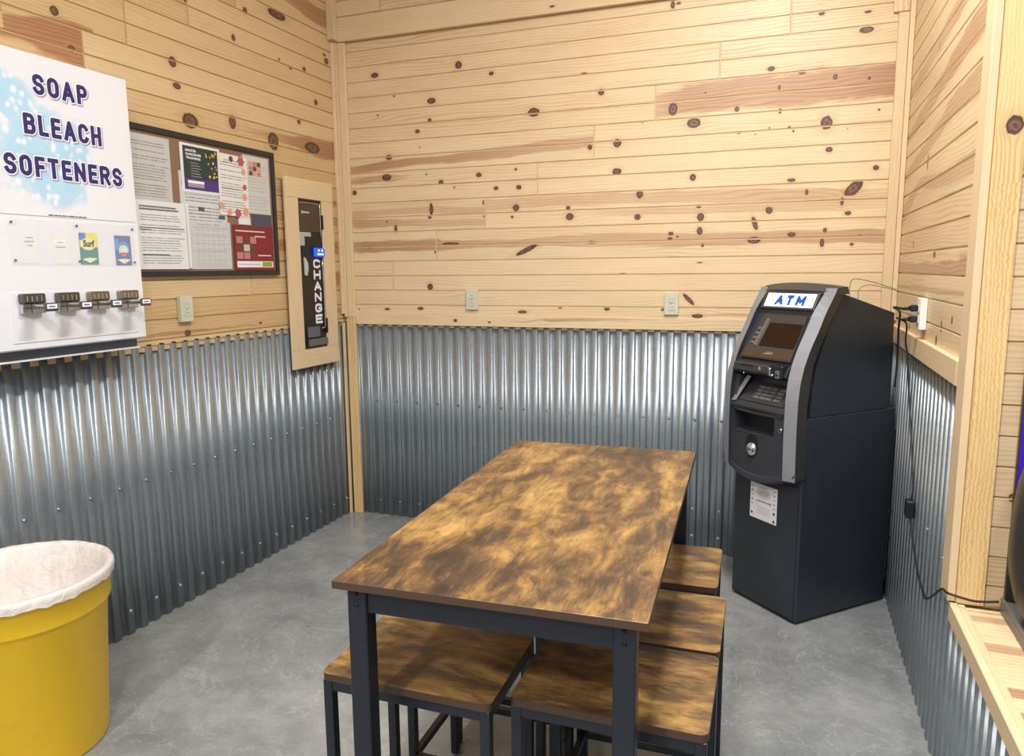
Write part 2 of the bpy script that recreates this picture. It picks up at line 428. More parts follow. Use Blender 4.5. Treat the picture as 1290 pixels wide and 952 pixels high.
    def build(s, name, m=None, parent=None, kind=None, label=None, weld=False):
        if weld: bmesh.ops.remove_doubles(s.bm, verts=s.bm.verts, dist=1e-5)
        bmesh.ops.recalc_face_normals(s.bm, faces=s.bm.faces) if weld != 'keep' else None
        me = bpy.data.meshes.new(name); s.bm.to_mesh(me); s.bm.free()
        ms = ([m] if m else []) if not s.slots else s.slots
        for q in ms: me.materials.append(MAT[q])
        o = bpy.data.objects.new(name, me); COL.objects.link(o)
        if parent: o.parent = parent
        if kind: o['kind'] = kind
        if label: o['label'] = label
        return o
def thing(name, label, cat, loc=(0, 0, 0), rz=0.0, group=None):
    o = bpy.data.objects.new(name, None); COL.objects.link(o)
    o.empty_display_size = 0.1; o.location = loc; o.rotation_euler = (0, 0, rz)
    o['label'] = label; o['category'] = cat
    if group: o['group'] = group
    return o
def tag(o, label, cat, group=None):
    o['label'] = label; o['category'] = cat
    if group: o['group'] = group
    return o
def box(name, lo, hi, m, parent=None, bev=0.0, wood=None, kind=None, label=None, tint=0.3, seg=1):
    b = MB(); b.box(lo, hi, m, bev, wood, seg, tint); return b.build(name, None, parent, kind, label)
def text_into(mb, s, x0, z0, x1, z1, y, m, off=0.0, depth=0.0006, space=1.0, mat4=None):
    """lettering facing -y, fitted to the rectangle x0..x1, z0..z1"""
    c = bpy.data.curves.new('lettering', 'FONT'); c.body = s; c.size = 1.0; c.offset = off; c.resolution_u = 3
    c.space_character = space
    o = bpy.data.objects.new('lettering', c); COL.objects.link(o)
    dg = bpy.context.evaluated_depsgraph_get(); me = bpy.data.meshes.new_from_object(o.evaluated_get(dg))
    bpy.data.objects.remove(o); bpy.data.curves.remove(c)
    xs = [v.co.x for v in me.vertices]; ys = [v.co.y for v in me.vertices]
    ax, bx, ay, by = min(xs), max(xs), min(ys), max(ys)
    def P(v):
        q = Vector((x0+(v.x-ax)/(bx-ax)*(x1-x0), y, z0+(v.y-ay)/(by-ay)*(z1-z0)))
        return mat4 @ q if mat4 else q
    vs = [mb.bm.verts.new(P(v.co)) for v in me.vertices]
    mi = mb.slot(m)
    for p in me.polygons:
        try:
            f = mb.bm.faces.new([vs[i] for i in p.vertices]); f.material_index = mi
        except ValueError: pass
    bpy.data.meshes.remove(me)
def arc(cx, cz, rx, rz, a0, a1, n=9):
    return [(cx+rx*cos(radians(a0+(a1-a0)*i/n)), cz+rz*sin(radians(a0+(a1-a0)*i/n))) for i in range(n+1)]
GL = {   # heavy condensed capitals drawn as strokes in a unit box
 'S': (0.86, [arc(0.5, 0.76, 0.5, 0.24, 15, 180) + arc(0.5, 0.74, 0.5, 0.24, 190, 262, 5) + arc(0.5, 0.26, 0.5, 0.24, 82, 0, 6) + arc(0.5, 0.24, 0.5, 0.24, -10, -165)]),
 'O': (0.9, [arc(0.5, 0.70, 0.5, 0.30, 0, 180) + arc(0.5, 0.30, 0.5, 0.30, 180, 360) + [(1, 0.70)]]),
 'C': (0.88, [arc(0.5, 0.72, 0.5, 0.28, 22, 180) + arc(0.5, 0.28, 0.5, 0.28, 180, 338)]),
 'G': (0.9, [arc(0.5, 0.72, 0.5, 0.28, 22, 180) + arc(0.5, 0.28, 0.5, 0.28, 180, 360) + [(1, 0.46), (0.58, 0.46)]]),
 'A': (0.98, [[(0, 0), (0.5, 1), (1, 0)], [(0.18, 0.30), (0.82, 0.30)]]),
 'P': (0.86, [[(0, 0), (0, 1), (0.55, 1)] + arc(0.6, 0.73, 0.4, 0.27, 90, -90) + [(0, 0.46)]]),
 'B': (0.9, [[(0, 0), (0, 1), (0.55, 1)] + arc(0.55, 0.77, 0.4, 0.23, 90, -90) + [(0, 0.54)], [(0, 0.54), (0.6, 0.54)] + arc(0.6, 0.27, 0.4, 0.27, 90, -90) + [(0, 0)]]),
 'R': (0.9, [[(0, 0), (0, 1), (0.55, 1)] + arc(0.6, 0.74, 0.4, 0.26, 90, -90) + [(0, 0.48)], [(0.5, 0.48), (1, 0)]]),
 'L': (0.76, [[(0, 1), (0, 0), (1, 0)]]),
 'E': (0.78, [[(1, 1), (0, 1), (0, 0), (1, 0)], [(0, 0.52), (0.88, 0.52)]]),
 'F': (0.76, [[(1, 1), (0, 1), (0, 0)], [(0, 0.50), (0.88, 0.50)]]),
 'H': (0.9, [[(0, 0), (0, 1)], [(1, 0), (1, 1)], [(0, 0.5), (1, 0.5)]]),
 'N': (0.94, [[(0, 0), (0, 1), (1, 0), (1, 1)]]),
 'T': (0.84, [[(0, 1), (1, 1)], [(0.5, 1), (0.5, 0)]]),
 'M': (1.12, [[(0, 0), (0, 1), (0.5, 0.25), (1, 1), (1, 0)]]),
}
def stroke_text(mb, word, x0, z0, x1, z1, y, m, wt, grow=0.0, dx=0.0, dz=0.0, gap=0.34):
    tot = sum(GL[c][0] for c in word)+gap*(len(word)-1); u = (x1-x0)/tot; x = x0; mi = mb.slot(m)
    h = wt/2
    for c in word:
        wd = GL[c][0]*u; k = 0
        for line in GL[c][1]:
            P = [Vector((x+h+p[0]*(wd-2*h)+dx, z0+h+p[1]*(z1-z0-2*h)+dz)) for p in line]
            r = h+grow
            for i, (a, b) in enumerate(zip(P, P[1:])):
                d = (b-a)
                if d.length < 1e-7: continue
                d.normalize(); n = Vector((-d.y, d.x))*r; yy = y-0.000004*k; k += 1
                a2 = a-d*r if i == 0 else a; b2 = b+d*r if i == len(P)-2 else b
                mb.face([(q.x, yy, q.y) for q in (a2-n, b2-n, b2+n, a2+n)], m)
            for i in range(1, len(P)-1):
                n1 = (P[i]-P[i-1]); n2 = (P[i+1]-P[i])
                if n1.length and n2.length and n1.angle(n2) > 0.15:
                    yy = y-0.000004*k; k += 1
                    mb.face([(P[i].x+r*cos(2*pi*j/10), yy, P[i].y+r*sin(2*pi*j/10)) for j in range(10)], m)
        x += wd+gap*u
def ellipse(mb, cx, cz, rx, rz, y, m, n=20, mat4=None, rot=0.0):
    pts = []
    for i in range(n):
        a, b = rx*cos(2*pi*i/n), rz*sin(2*pi*i/n)
        q = Vector((cx+a*cos(rot)-b*sin(rot), y, cz+a*sin(rot)+b*cos(rot))); pts.append(mat4 @ q if mat4 else q)
    mb.face(pts, m)
def quad(mb, x0, z0, x1, z1, y, m):
    mb.face([(x0, y, z0), (x1, y, z0), (x1, y, z1), (x0, y, z1)], m)

# ------------------------------------------------------------------ plank walls
PITCH = 0.08535; ZB = 2.4195
def zrow(i): return ZB + (i-14)*PITCH           # row 0 starts near 1.231
def plank_wall(mb, T, u0, u1, rows, joints, knots, bands, m='pine', seed0=0, groove=0.004, deep=0.009):
    """T maps (u, v, w) to a point, w = out of the wall; rows = list of (v0, v1, board id)"""
    AJ = [u0, u1] + [j for q in joints.values() for j in q]
    atj = lambda u: min(abs(u-j) for j in AJ) < 0.03
    bands = [([] if atj(b[0][0]) else [(b[0][0]-0.22, b[0][1], b[0][2]*0.6, 0.01)]) + b + ([] if atj(b[-1][0]) else [(b[-1][0]+0.22, b[-1][1], b[-1][2]*0.6, 0.01)]) for b in bands]
    def band_at(b, u):
        p = b
        if u <= p[0][0] or u >= p[-1][0]:
            q = p[0] if u <= p[0][0] else p[-1]; return q[1], q[2], 0.0 if (u < p[0][0]-1e-4 or u > p[-1][0]+1e-4) else q[3]
        for a, c in zip(p, p[1:]):
            if a[0] <= u <= c[0]:
                t = (u-a[0])/(c[0]-a[0]); return tuple(a[i]+(c[i]-a[i])*t for i in (1, 2, 3))
    for v0, v1, bid in rows:
        cuts = sorted([u0] + [j for j in joints.get(bid, []) if u0 < j < u1] + [u1])
        for a, b in zip(cuts, cuts[1:]):
            rs = random.Random(hash((bid, round(a*50), seed0)) & 0xffff); seed = rs.uniform(0, 50); tint = rs.random()
            ga = groove if a > u0 else 0; gb = groove if b < u1 else 0
            A, B, C, D = a+ga, b-gb, v0+groove, v1-groove
            ks = [k for k in knots if A-0.02 < k[0] < B+0.02 and C-k[3] < k[1] < D+k[3]]
            cells = []
            def split(r, kk):
                if len(kk) < 2: cells.append((r, kk[0] if kk else None)); return
                best = None
                for ax in (0, 1):
                    q = sorted(kk, key=lambda k: k[ax])
                    for i in range(len(q)-1):
                        g = (q[i+1][ax]-q[i][ax]) - q[i+1][2+ax] - q[i][2+ax]
                        if best is None or g > best[0]: best = (g, ax, (q[i][ax]+q[i][2+ax]+q[i+1][ax]-q[i+1][2+ax])/2, q[:i+1], q[i+1:])
                _, ax, c, l, h = best
                if ax == 0:
                    c = min(max(c, r[0]+1e-4), r[1]-1e-4); split((r[0], c, r[2], r[3]), l); split((c, r[1], r[2], r[3]), h)
                else:
                    c = min(max(c, r[2]+1e-4), r[3]-1e-4); split((r[0], r[1], r[2], c), l); split((r[0], r[1], c, r[3]), h)
            split((A, B, C, D), ks)
            # which heartwood band owns this row
            def own(u, v, hh=0.0):
                bst = None
                for bd in bands:
                    zc, hw, it = band_at(bd, u)
                    if it > 0:
                        d = max(0.0, abs(v-zc)-hh)/hw
                        if d < 1.5 and (bst is None or d < bst[0]): bst = (d, bd)
                return bst[1] if bst else None
            for (x0, x1, z0, z1), k in cells:
                n = max(1, int(math.ceil((x1-x0)/0.16)))
                for i in range(n):
                    p, q = x0+(x1-x0)*i/n, x0+(x1-x0)*(i+1)/n
                    bd = own((p+q)/2, (z0+z1)/2, (z1-z0)/2)
                    L = [(p, z0), (q, z0), (q, z1), (p, z1)]
                    KN = []; HT = []
                    for (u, v) in L:
                        if k:
                            du, dv = u-k[0], v-k[1]; ro = k[4]
                            KN.append(((du*cos(ro)+dv*sin(ro))/k[2], (-du*sin(ro)+dv*cos(ro))/k[3], k[1]))
                        else: KN.append((9, 9, 0))
                        if bd:
                            uu = min(max(u, bd[0][0]), bd[-1][0]); zc, hw, it = band_at(bd, uu); HT.append(((v-zc)/hw, it, tint))
                        else: HT.append((3, 0, tint))
                    mb.face([T(u, v, 0) for u, v in L], m, gp=[(u, v, seed) for u, v in L], kn=KN, ht=HT)
            # groove flanks
            E = [((a, v0), (b, v0), (B, C), (A, C)), ((b, v1), (a, v1), (A, D), (B, D))]
            if ga: E.append(((a, v1), (a, v0), (A, C), (A, D)))
            if gb: E.append(((b, v0), (b, v1), (B, D), (B, C)))
            for e in E:
                P = [T(*e[0], -deep), T(*e[1], -deep), T(*e[2], 0), T(*e[3], 0)]
                mb.face(P, m, gp=[(u, v, seed) for u, v in e], ht=[(3, 0, 0.0)]*4)
def corrugated(mb, T, u0, u1, z0, z1, pitch=0.068, amp=0.016, m='galvanised', back=0.03, phase=0.0):
    """ribbed sheet: crests at w = 0, valleys at w = -amp"""
    # rounded trapezoid: flat crest, steep flank, flat valley
    shp = [(0.0, 0.0), (0.19, 0.0), (0.215, 0.06), (0.235, 0.18), (0.275, 0.82), (0.295, 0.94), (0.32, 1.0), (0.68, 1.0), (0.705, 0.94), (0.725, 0.82), (0.765, 0.18), (0.785, 0.06), (0.81, 0.0)]
    F = [(u0, 0.0)]; k0 = int(math.floor((u0+phase)/pitch))-1
    for k in range(k0, int((u1+phase)/pitch)+2):
        for q, d in shp:
            u = (k+q)*pitch-phase
            if u0+1e-4 < u < u1-1e-4: F.append((u, -amp*d))
    F.append((u1, 0.0)); n = len(F)-1
    bot = [mb.bm.verts.new(T(u, z0, w)) for u, w in F]; top = [mb.bm.verts.new(T(u, z1, w)) for u, w in F]
    mi = mb.slot(m)
    for i in range(n):
        f = mb.bm.faces.new((bot[i], bot[i+1], top[i+1], top[i])); f.smooth = True; f.material_index = mi
    for z, ring in ((z0, bot), (z1, top)):
        a = mb.bm.verts.new(T(u1, z, -back)); b = mb.bm.verts.new(T(u0, z, -back))
        f = mb.bm.faces.new(ring + [a, b]); f.material_index = mi
def screw_mesh():
    b = MB(); b.cyl((0, 0, 0), (0, -0.0015, 0), 0.0085, 0.0085, 'steel', 12); b.cyl((0, -0.0015, 0), (0, -0.007, 0), 0.005, 0.0042, 'steel', 6, smooth=False)
    return b
SCREW = []
def screw(parent, loc, rz):
    if not SCREW:
        o = screw_mesh().build('screw', None, parent); SCREW.append(o)
    else:
        o = SCREW[0].copy(); COL.objects.link(o); o.parent = parent
    o.location = loc; o.rotation_euler = (0, 0, rz)
W = 3.0131
TL = lambda u, v, w: (w, u, v)            # left wall: u = y, out = +x
TBk = lambda u, v, w: (u, -w, v)          # back wall: u = x, out = -y
TR = lambda u, v, w: (W-w, u, v)          # right wall: u = y, out = -x
# ------------------------------------------------------------------ the room
Y1 = -6.6; XR = 3.85
KB = [(0.263,2.62,0.0236,0.0139,0),(0.79,2.624,0.0185,0.0197,0),(0.385,2.495,0.0058,0.0046,0),(0.62,2.45,0.0254,0.0157,0),(0.274,2.399,0.0058,0.0046,0),(0.606,2.347,0.0116,0.0102,0),(0.527,2.292,0.0139,0.0111,0),(0.539,2.203,0.0046,0.0037,0),(0.338,2.16,0.0197,0.0139,0),(0.32,2.048,0.0291,0.0185,0),(0.668,2.004,0.015,0.0127,0),(0.75,1.972,0.0058,0.0046,0),(0.099,1.971,0.0139,0.0139,0),(0.603,1.857,0.0116,0.0324,0),(0.592,1.812,0.0116,0.0081,0),(0.312,1.796,0.0058,0.0058,0),(0.369,1.753,0.0092,0.0208,0),(0.191,1.65,0.0111,0.0074,0),(0.623,1.615,0.0069,0.0074,0),(0.72,1.66,0.052,0.0081,0),(0.584,1.417,0.0173,0.0185,0),(0.294,1.284,0.0166,0.0069,0),(0.517,1.29,0.0173,0.0092,0),(0.099,1.282,0.0046,0.0046,0),(0.745,1.224,0.0111,0.0092,0),(0.577,2.052,0.0046,0.0046,0),(1.337,2.848,0.0139,0.0055,0),(0.983,2.561,0.0139,0.0102,0),(1.501,2.51,0.015,0.0055,0),(1.225,2.34,0.0312,0.0213,0),(1.591,2.411,0.0166,0.0157,0),(1.534,2.14,0.0129,0.0129,0),(1.679,2.151,0.0203,0.0203,0),(0.901,2.033,0.0162,0.012,0),(1.12,2.051,0.0069,0.0074,0),(1.003,1.956,0.0139,0.0102,0),(1.137,1.955,0.0148,0.012,0),(1.678,2.009,0.0231,0.0166,0),(0.926,1.883,0.0046,0.0129,0),(0.931,1.806,0.0065,0.0055,0),(1.119,1.846,0.0176,0.0176,0),(1.097,1.798,0.0074,0.0074,0),(1.417,1.835,0.0116,0.0102,0),(1.425,1.789,0.0208,0.0173,0),(1.179,1.617,0.0665,0.0129,0.42),(1.547,1.651,0.0203,0.0074,0),(1.152,1.277,0.025,0.0083,0),(1.373,1.305,0.0116,0.0065,0),(1.633,1.301,0.0139,0.012,0),(0.957,1.217,0.0069,0.0055,0),(1.947,2.788,0.0111,0.0166,0),(1.975,2.792,0.0111,0.0062,0),(2.115,2.362,0.0042,0.0037,0),(1.959,2.297,0.0222,0.0296,0),(2.266,2.272,0.0111,0.0125,0),(2.063,2.223,0.0323,0.0231,0),(1.806,2.246,0.0046,0.0046,0),(2.278,2.162,0.0092,0.0065,0),(2.355,2.148,0.0037,0.0028,0),(2.065,1.961,0.0148,0.0166,0),(1.799,1.89,0.0166,0.0203,0),(2.098,1.818,0.0129,0.0092,0),(1.789,1.775,0.0157,0.0148,0),(2.108,1.764,0.0166,0.0203,0),(1.962,1.686,0.0129,0.0092,0),(1.958,1.662,0.0129,0.0065,0),(1.996,1.67,0.0055,0.0055,0),(2.106,1.696,0.0139,0.0185,0),(2.122,1.623,0.0074,0.0074,0),(2.369,1.725,0.0111,0.0323,0.3),(2.368,1.645,0.0296,0.0166,0),(2.11,1.538,0.0148,0.0028,0),(1.716,1.485,0.0148,0.0028,0),(2.06,1.352,0.0388,0.0102,-0.8),(1.928,1.298,0.0065,0.0081,0),(2.106,1.267,0.0277,0.0104,0),(2.628,2.666,0.0125,0.009,0),(2.822,2.649,0.0139,0.0062,0),(2.82,2.573,0.0296,0.0139,0),(2.417,2.444,0.0157,0.0111,0),(2.555,2.416,0.0166,0.0097,0),(2.699,2.381,0.0104,0.0118,0),(2.843,2.361,0.0069,0.0069,0),(2.464,2.248,0.0076,0.012,0),(2.457,2.355,0.0055,0.0111,0),(2.891,2.219,0.0049,0.0049,0),(2.672,2.178,0.025,0.0296,0),(2.528,2.151,0.0042,0.0055,0),(2.509,2.171,0.0069,0.0037,0),(2.42,2.173,0.0042,0.0037,0),(2.763,2.146,0.0028,0.0028,0),(2.689,2.056,0.0152,0.012,0),(2.893,1.962,0.0125,0.0111,0),(2.529,1.924,0.0185,0.0083,0),(2.6,1.864,0.0069,0.0129,0),(2.433,1.786,0.0157,0.0157,0),(2.803,1.872,0.0485,0.024,0.8),(2.757,1.815,0.0074,0.0185,0),(2.785,1.76,0.0139,0.0097,0),(2.541,1.667,0.0185,0.0111,0),(2.689,1.684,0.0083,0.0111,0),(2.679,1.625,0.0097,0.0185,0),(2.809,1.615,0.0083,0.0069,0),(2.84,1.657,0.0055,0.0028,0)]
KL = [(-1.796,2.454,0.0169,0.0169,0),(-1.739,2.339,0.0153,0.0113,0),(-0.759,2.771,0.0151,0.0151,0),(-0.516,2.826,0.0706,0.0218,0),(-0.854,2.62,0.0126,0.0151,0),(-1.249,2.413,0.021,0.021,0),(-1.233,2.317,0.0221,0.0132,0),(-1.169,2.182,0.0473,0.0315,0),(-0.896,2.225,0.0231,0.0319,0),(-0.517,2.605,0.0076,0.0067,0),(-0.423,2.584,0.0118,0.0067,0),(-0.301,2.608,0.0132,0.0118,0),(-0.105,2.732,0.0118,0.0074,0),(-0.087,2.702,0.0191,0.0168,0),(-0.207,2.452,0.0151,0.0147,0),(-0.373,2.318,0.0147,0.0126,0),(-0.598,2.182,0.0403,0.0437,0),(-1.15,2.693,0.0084,0.0067,0),(-0.259,2.197,0.0672,0.0294,0),(-1.274,1.24,0.0179,0.0143,0),(-0.78,1.252,0.0117,0.0052,0)]

KL = [(k[0], k[1], abs(k[2]), k[3], k[4]) for k in KL]
KR = [(-0.62, 1.90, 0.010, 0.030, 0), (-0.40, 1.60, 0.009, 0.014, 0), (-1.28, 1.345, 0.010, 0.012, 0), (-1.05, 1.262, 0.012, 0.016, 0),
      (-0.45, 1.262, 0.010, 0.012, 0), (-1.12, 1.315, 0.009, 0.02, 0), (-0.9, 1.55, 0.02, 0.01, 0), (-0.7, 2.3, 0.006, 0.012, 0), (-1.2, 2.52, 0.02, 0.012, 0)]
box('floor', (-0.15, Y1-0.1, -0.1), (XR+0.1, 0.15, 0.0), 'concrete', kind='structure')
box('ceiling', (-0.15, Y1-0.1, CEIL), (XR+0.1, 0.15, CEIL+0.1), 'ceiling_white', kind='structure')
mb = MB(); mb.box((-0.1, Y1-0.1, 0), (XR, Y1, CEIL), 'white_paint'); mb.box((-0.1, Y1+0.0001, 0.001), (XR, Y1+0.02, 1.25), 'grey_paint'); mb.build('wall_front', None, None, 'structure')

BANDS_B = [
    [(1.87, 2.318, 0.055, 0.5), (2.0, 2.335, 0.070, 0.75), (2.3, 2.342, 0.078, 0.75), (2.6, 2.345, 0.078, 0.8), (3.0, 2.345, 0.072, 0.95)],
    [(0.08, 2.098, 0.022, 0.9), (0.45, 2.125, 0.022, 0.8), (0.9, 2.135, 0.030, 0.7), (1.3, 2.160, 0.035, 0.6), (1.556, 2.175, 0.030, 0.5)],
    [(0.08, 2.030, 0.020, 0.7), (0.30, 2.046, 0.020, 0.7)],
    [(0.08, 1.845, 0.022, 0.45), (0.5, 1.855, 0.018, 0.35), (0.937, 1.84, 0.02, 0.4)],
    [(0.08, 1.790, 0.030, 0.65), (0.35, 1.790, 0.022, 0.6), (0.60, 1.78, 0.02, 0.35), (0.937, 1.775, 0.02, 0.3)],
    [(0.937, 1.868, 0.030, 0.30), (1.6, 1.872, 0.030, 0.4), (2.3, 1.860, 0.035, 0.5), (2.75, 1.850, 0.03, 0.5)],
    [(1.7, 1.80, 0.018, 0.3), (2.3, 1.80, 0.022, 0.45), (2.75, 1.80, 0.03, 0.4)],
    [(0.08, 1.650, 0.034, 0.85), (0.4, 1.654, 0.034, 0.85), (0.625, 1.654, 0.036, 0.75), (0.8, 1.654, 0.022, 0.65), (1.2, 1.654, 0.020, 0.55),
     (1.5, 1.660, 0.034, 0.5), (1.9, 1.655, 0.036, 0.55), (2.4, 1.655, 0.036, 0.6), (2.95, 1.652, 0.036, 0.75)],
    [(1.2, 1.222, 0.004, 0.5), (1.35, 1.236, 0.012, 0.7), (1.6, 1.243, 0.008, 0.5), (1.9, 1.245, 0.003, 0.2)],
    [(2.1, 1.268, 0.006, 0.3), (2.3, 1.275, 0.008, 0.5), (2.9, 1.275, 0.008, 0.4)],
]
def rows_for(z0, z1, i0, i1):
    r = []
    for i in range(i0, i1):
        a, b = max(zrow(i), z0), min(zrow(i+1), z1)
        if b-a > 0.006: r.append((a, b, i//2))
    return r
LEDGE = 2.817
# back wall
mb = MB()
plank_wall(mb, TBk, 0.0, W, rows_for(1.2, LEDGE, -1, 19), {7: [2.18], 6: [1.87], 5: [1.556], 4: [1.245], 3: [0.937], 2: [0.63], 1: [0.341], 8: [2.495], 0: []}, KB, BANDS_B, seed0=1)
Tup = lambda u, v, w: (u, -w-0.03, v)
plank_wall(mb, Tup, 0.0, W, [(LEDGE, 2.95, 40)] + [(2.95+i*PITCH, min(2.95+(i+1)*PITCH, CEIL), 41+i//2) for i in range(8) if 2.95+i*PITCH < CEIL-0.01], {41: [0.327]}, KB, [], seed0=3)
mb.box((0, -0.0298, LEDGE), (W, 0.0, LEDGE+0.005), 'pine', wood=(0, 3))
mb.box((-0.1, 0.006, 1.18), (W+0.1, 0.12, CEIL), 'pine', wood=(0, 4))
mb.box((-0.1, 0.03, 0), (W+0.1, 0.12, 1.18), 'pine', wood=(0, 5))
wall_back = mb.build('wall_back', None, None, 'structure')
mb = MB(); corrugated(mb, TBk, 0.0, W, 0.0, 1.2, phase=0.0)
mb.build('metal_wainscot', None, wall_back, label='ribbed galvanised metal sheet on the lower back wall')
for i, u in enumerate([0.068*(2*k+1) for k in range(22)]):
    screw(wall_back, (u+0.034-0.034, 0.000, 0.725), 0)
    if i > 4 and u < 2.4: screw(wall_back, (u, 0.000, 0.243), 0)
    if u < 0.8 or 1.9 < u < 2.4: screw(wall_back, (u, 0.000, 0.095), 0)
# left wall
BANDS_L = [
    [(-2.6, 2.30, 0.03, 0.5), (-2.1, 2.335, 0.032, 0.9), (-1.95, 2.35, 0.045, 1.0), (-1.85, 2.355, 0.075, 1.0), (-1.69, 2.36, 0.080, 1.0)],
    [(-2.12, 2.40, 0.012, 0.6), (-1.9, 2.405, 0.012, 0.6), (-1.80, 2.40, 0.02, 0.9), (-1.69, 2.40, 0.02, 0.9)],
    [(-0.64, 2.205, 0.022, 0.5), (-0.50, 2.205, 0.020, 0.7), (-0.36, 2.205, 0.040, 1.0), (-0.2, 2.200, 0.055, 1.0), (0.0, 2.205, 0.055, 1.0)],
    [(-0.45, 2.945, 0.03, 0.6), (-0.25, 2.93, 0.045, 0.9), (0.0, 2.93, 0.050, 0.9)],
    [(-0.6, 1.94, 0.02, 0.3), (-0.2, 1.905, 0.02, 0.6), (0.0, 1.905, 0.02, 0.7)],
    [(-0.68, 1.80, 0.02, 0.5), (-0.3, 1.80, 0.02, 0.6), (0.0, 1.80, 0.03, 0.7)],
    [(-0.68, 1.655, 0.03, 0.7), (-0.3, 1.65, 0.035, 0.85), (0.0, 1.65, 0.04, 0.85)],
    [(-0.25, 1.46, 0.05, 0.8), (0.0, 1.46, 0.05, 0.9)],
    [(-1.60, 1.243, 0.006, 0.5), (-1.25, 1.246, 0.01, 0.8), (-0.9, 1.25, 0.004, 0.5)],
    [(-0.3, 1.275, 0.01, 0.5), (0.0, 1.275, 0.02, 0.7)],
]
mb = MB()
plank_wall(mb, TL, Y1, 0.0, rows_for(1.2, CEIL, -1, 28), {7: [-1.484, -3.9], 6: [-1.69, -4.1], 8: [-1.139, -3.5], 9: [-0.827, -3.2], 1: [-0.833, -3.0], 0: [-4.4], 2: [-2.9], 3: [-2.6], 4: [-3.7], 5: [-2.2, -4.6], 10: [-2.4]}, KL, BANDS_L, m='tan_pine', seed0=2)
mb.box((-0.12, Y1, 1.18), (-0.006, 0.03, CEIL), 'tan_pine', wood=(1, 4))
mb.box((-0.12, Y1, 0), (-0.03, 0.03, 1.18), 'pine', wood=(1, 5))
wall_left = mb.build('wall_left', None, None, 'structure')
mb = MB(); corrugated(mb, TL, Y1, 0.0, 0.0, 1.21)
mb.build('metal_wainscot', None, wall_left, label='ribbed galvanised metal sheet on the lower left wall')
for k in range(18):
    u = -0.068*(2*k+1)+0.034*0
    screw(wall_left, (0.0, u, 0.634), pi/2)
    if k < 15: screw(wall_left, (0.0, u, 0.104), pi/2)
# right wall: full height up to the post, then only below the shelf
YP = -1.585
BANDS_R = [
    [(-1.56, 2.77, 0.05, 0.8), (-0.6, 2.72, 0.03, 0.5), (0, 2.70, 0.02, 0.3)],
    [(-1.56, 2.37, 0.045, 0.8), (-1.1, 2.35, 0.045, 0.7), (-0.6, 2.30, 0.03, 0.4), (0, 2.27, 0.025, 0.5)],
    [(-1.56, 2.20, 0.055, 0.8), (-1.2, 2.185, 0.05, 0.8), (-0.6, 2.13, 0.035, 0.5), (0, 2.07, 0.03, 0.5)],
    [(-1.56, 2.03, 0.045, 0.6), (-1.0, 2.02, 0.04, 0.6), (-0.5, 1.95, 0.03, 0.45), (0, 1.90, 0.025, 0.5)],
    [(-1.56, 1.80, 0.04, 0.5), (-0.9, 1.80, 0.03, 0.45), (-0.5, 1.845, 0.02, 0.4), (0, 1.72, 0.05, 0.55)],
    [(-1.56, 1.50, 0.045, 0.75), (-1.1, 1.49, 0.040, 0.75), (-0.6, 1.50, 0.025, 0.6), (0, 1.50, 0.03, 0.55)],
    [(-1.56, 1.43, 0.008, 0.5), (0, 1.42, 0.01, 0.5)],
]
mb = MB()
plank_wall(mb, TR, YP+0.02, 0.0, rows_for(1.18, CEIL, -1, 28), {}, KR, BANDS_R, seed0=5)
mb.box((W+0.006, YP+0.02, 1.18), (W+0.12, 0.03, CEIL), 'pine', wood=(1, 4))
mb.box((W+0.03, YP+0.02, 0), (W+0.12, 0.03, 1.18), 'pine', wood=(1, 5))
mb.box((W+0.03, Y1, 0), (W+0.12, YP+0.02, 0.535), 'pine', wood=(1, 5))
wall_right = mb.build('wall_right', None, None, 'structure')
mb = MB(); corrugated(mb, TR, YP+0.01, -0.013, 0.0, 1.18); corrugated(mb, TR, Y1, YP+0.01, 0.0, 0.535)
mb.build('metal_wainscot', None, wall_right, label='ribbed galvanised metal sheet on the lower right wall')
for k in (8, 10):
    screw(wall_right, (W, -0.068*(2*k+1), 0.634), -pi/2)
# planked return beyond the post, facing the camera, and the far side of the nook
mb = MB()
TN = lambda u, v, w: (u, YP-0.005-w, v)
plank_wall(mb, TN, W+0.03, XR, rows_for(0.56, CEIL, -8, 28), {}, [(3.135, 0.885, 0.012, 0.012, 0), (3.5, 1.8, 0.02, 0.015, 0)], [], seed0=9)
mb.box((W+0.12, YP, 0.0), (XR, YP+0.1, CEIL), 'pine', wood=(0, 4))
mb.build('wall_return', None, None, 'structure')
box('wall_nook', (XR, Y1, 0), (XR+0.1, YP+0.1, CEIL), 'white_paint', kind='structure')

# trims
n_trim = [0]
def trim(lo, hi, wood, m='pine', tint=0.3, bev=0.002):
    n_trim[0] += 1
    return box('trim_%d' % n_trim[0], lo, hi, m, None, bev, wood, 'structure', tint=tint)
trim((0.02, -0.020, 0.0), (0.078, -0.0005, 1.235), (2, 11.0), 'post_pine')                 # corner board over the metal
trim((0.0005, -0.045, 0.0), (0.012, -0.022, 1.20), (2, 11.5), 'frame_pine')
trim((0.033, -0.022, 1.235), (0.080, -0.0005, LEDGE-0.003), (2, 12.0), 'pine', 0.9)        # corner board on the back wall
trim((0.012, -0.030, 1.235), (0.032, -0.0005, LEDGE-0.003), (2, 12.6), 'frame_pine')
trim((0.0005, -0.050, 1.255), (0.020, -0.031, LEDGE-0.003), (2, 13.0), 'frame_pine', 1.0)
trim((0.0005, -0.075, LEDGE+0.006), (0.045, -0.031, CEIL-0.001), (2, 14.0), 'frame_pine')
trim((2.947, -0.022, 1.26), (2.990, -0.0005, 2.625), (2, 15.0), 'frame_pine')
trim((2.991, -0.030, 1.26), (W-0.001, -0.0005, LEDGE-0.003), (2, 16.0), 'frame_pine', tint=1.0)
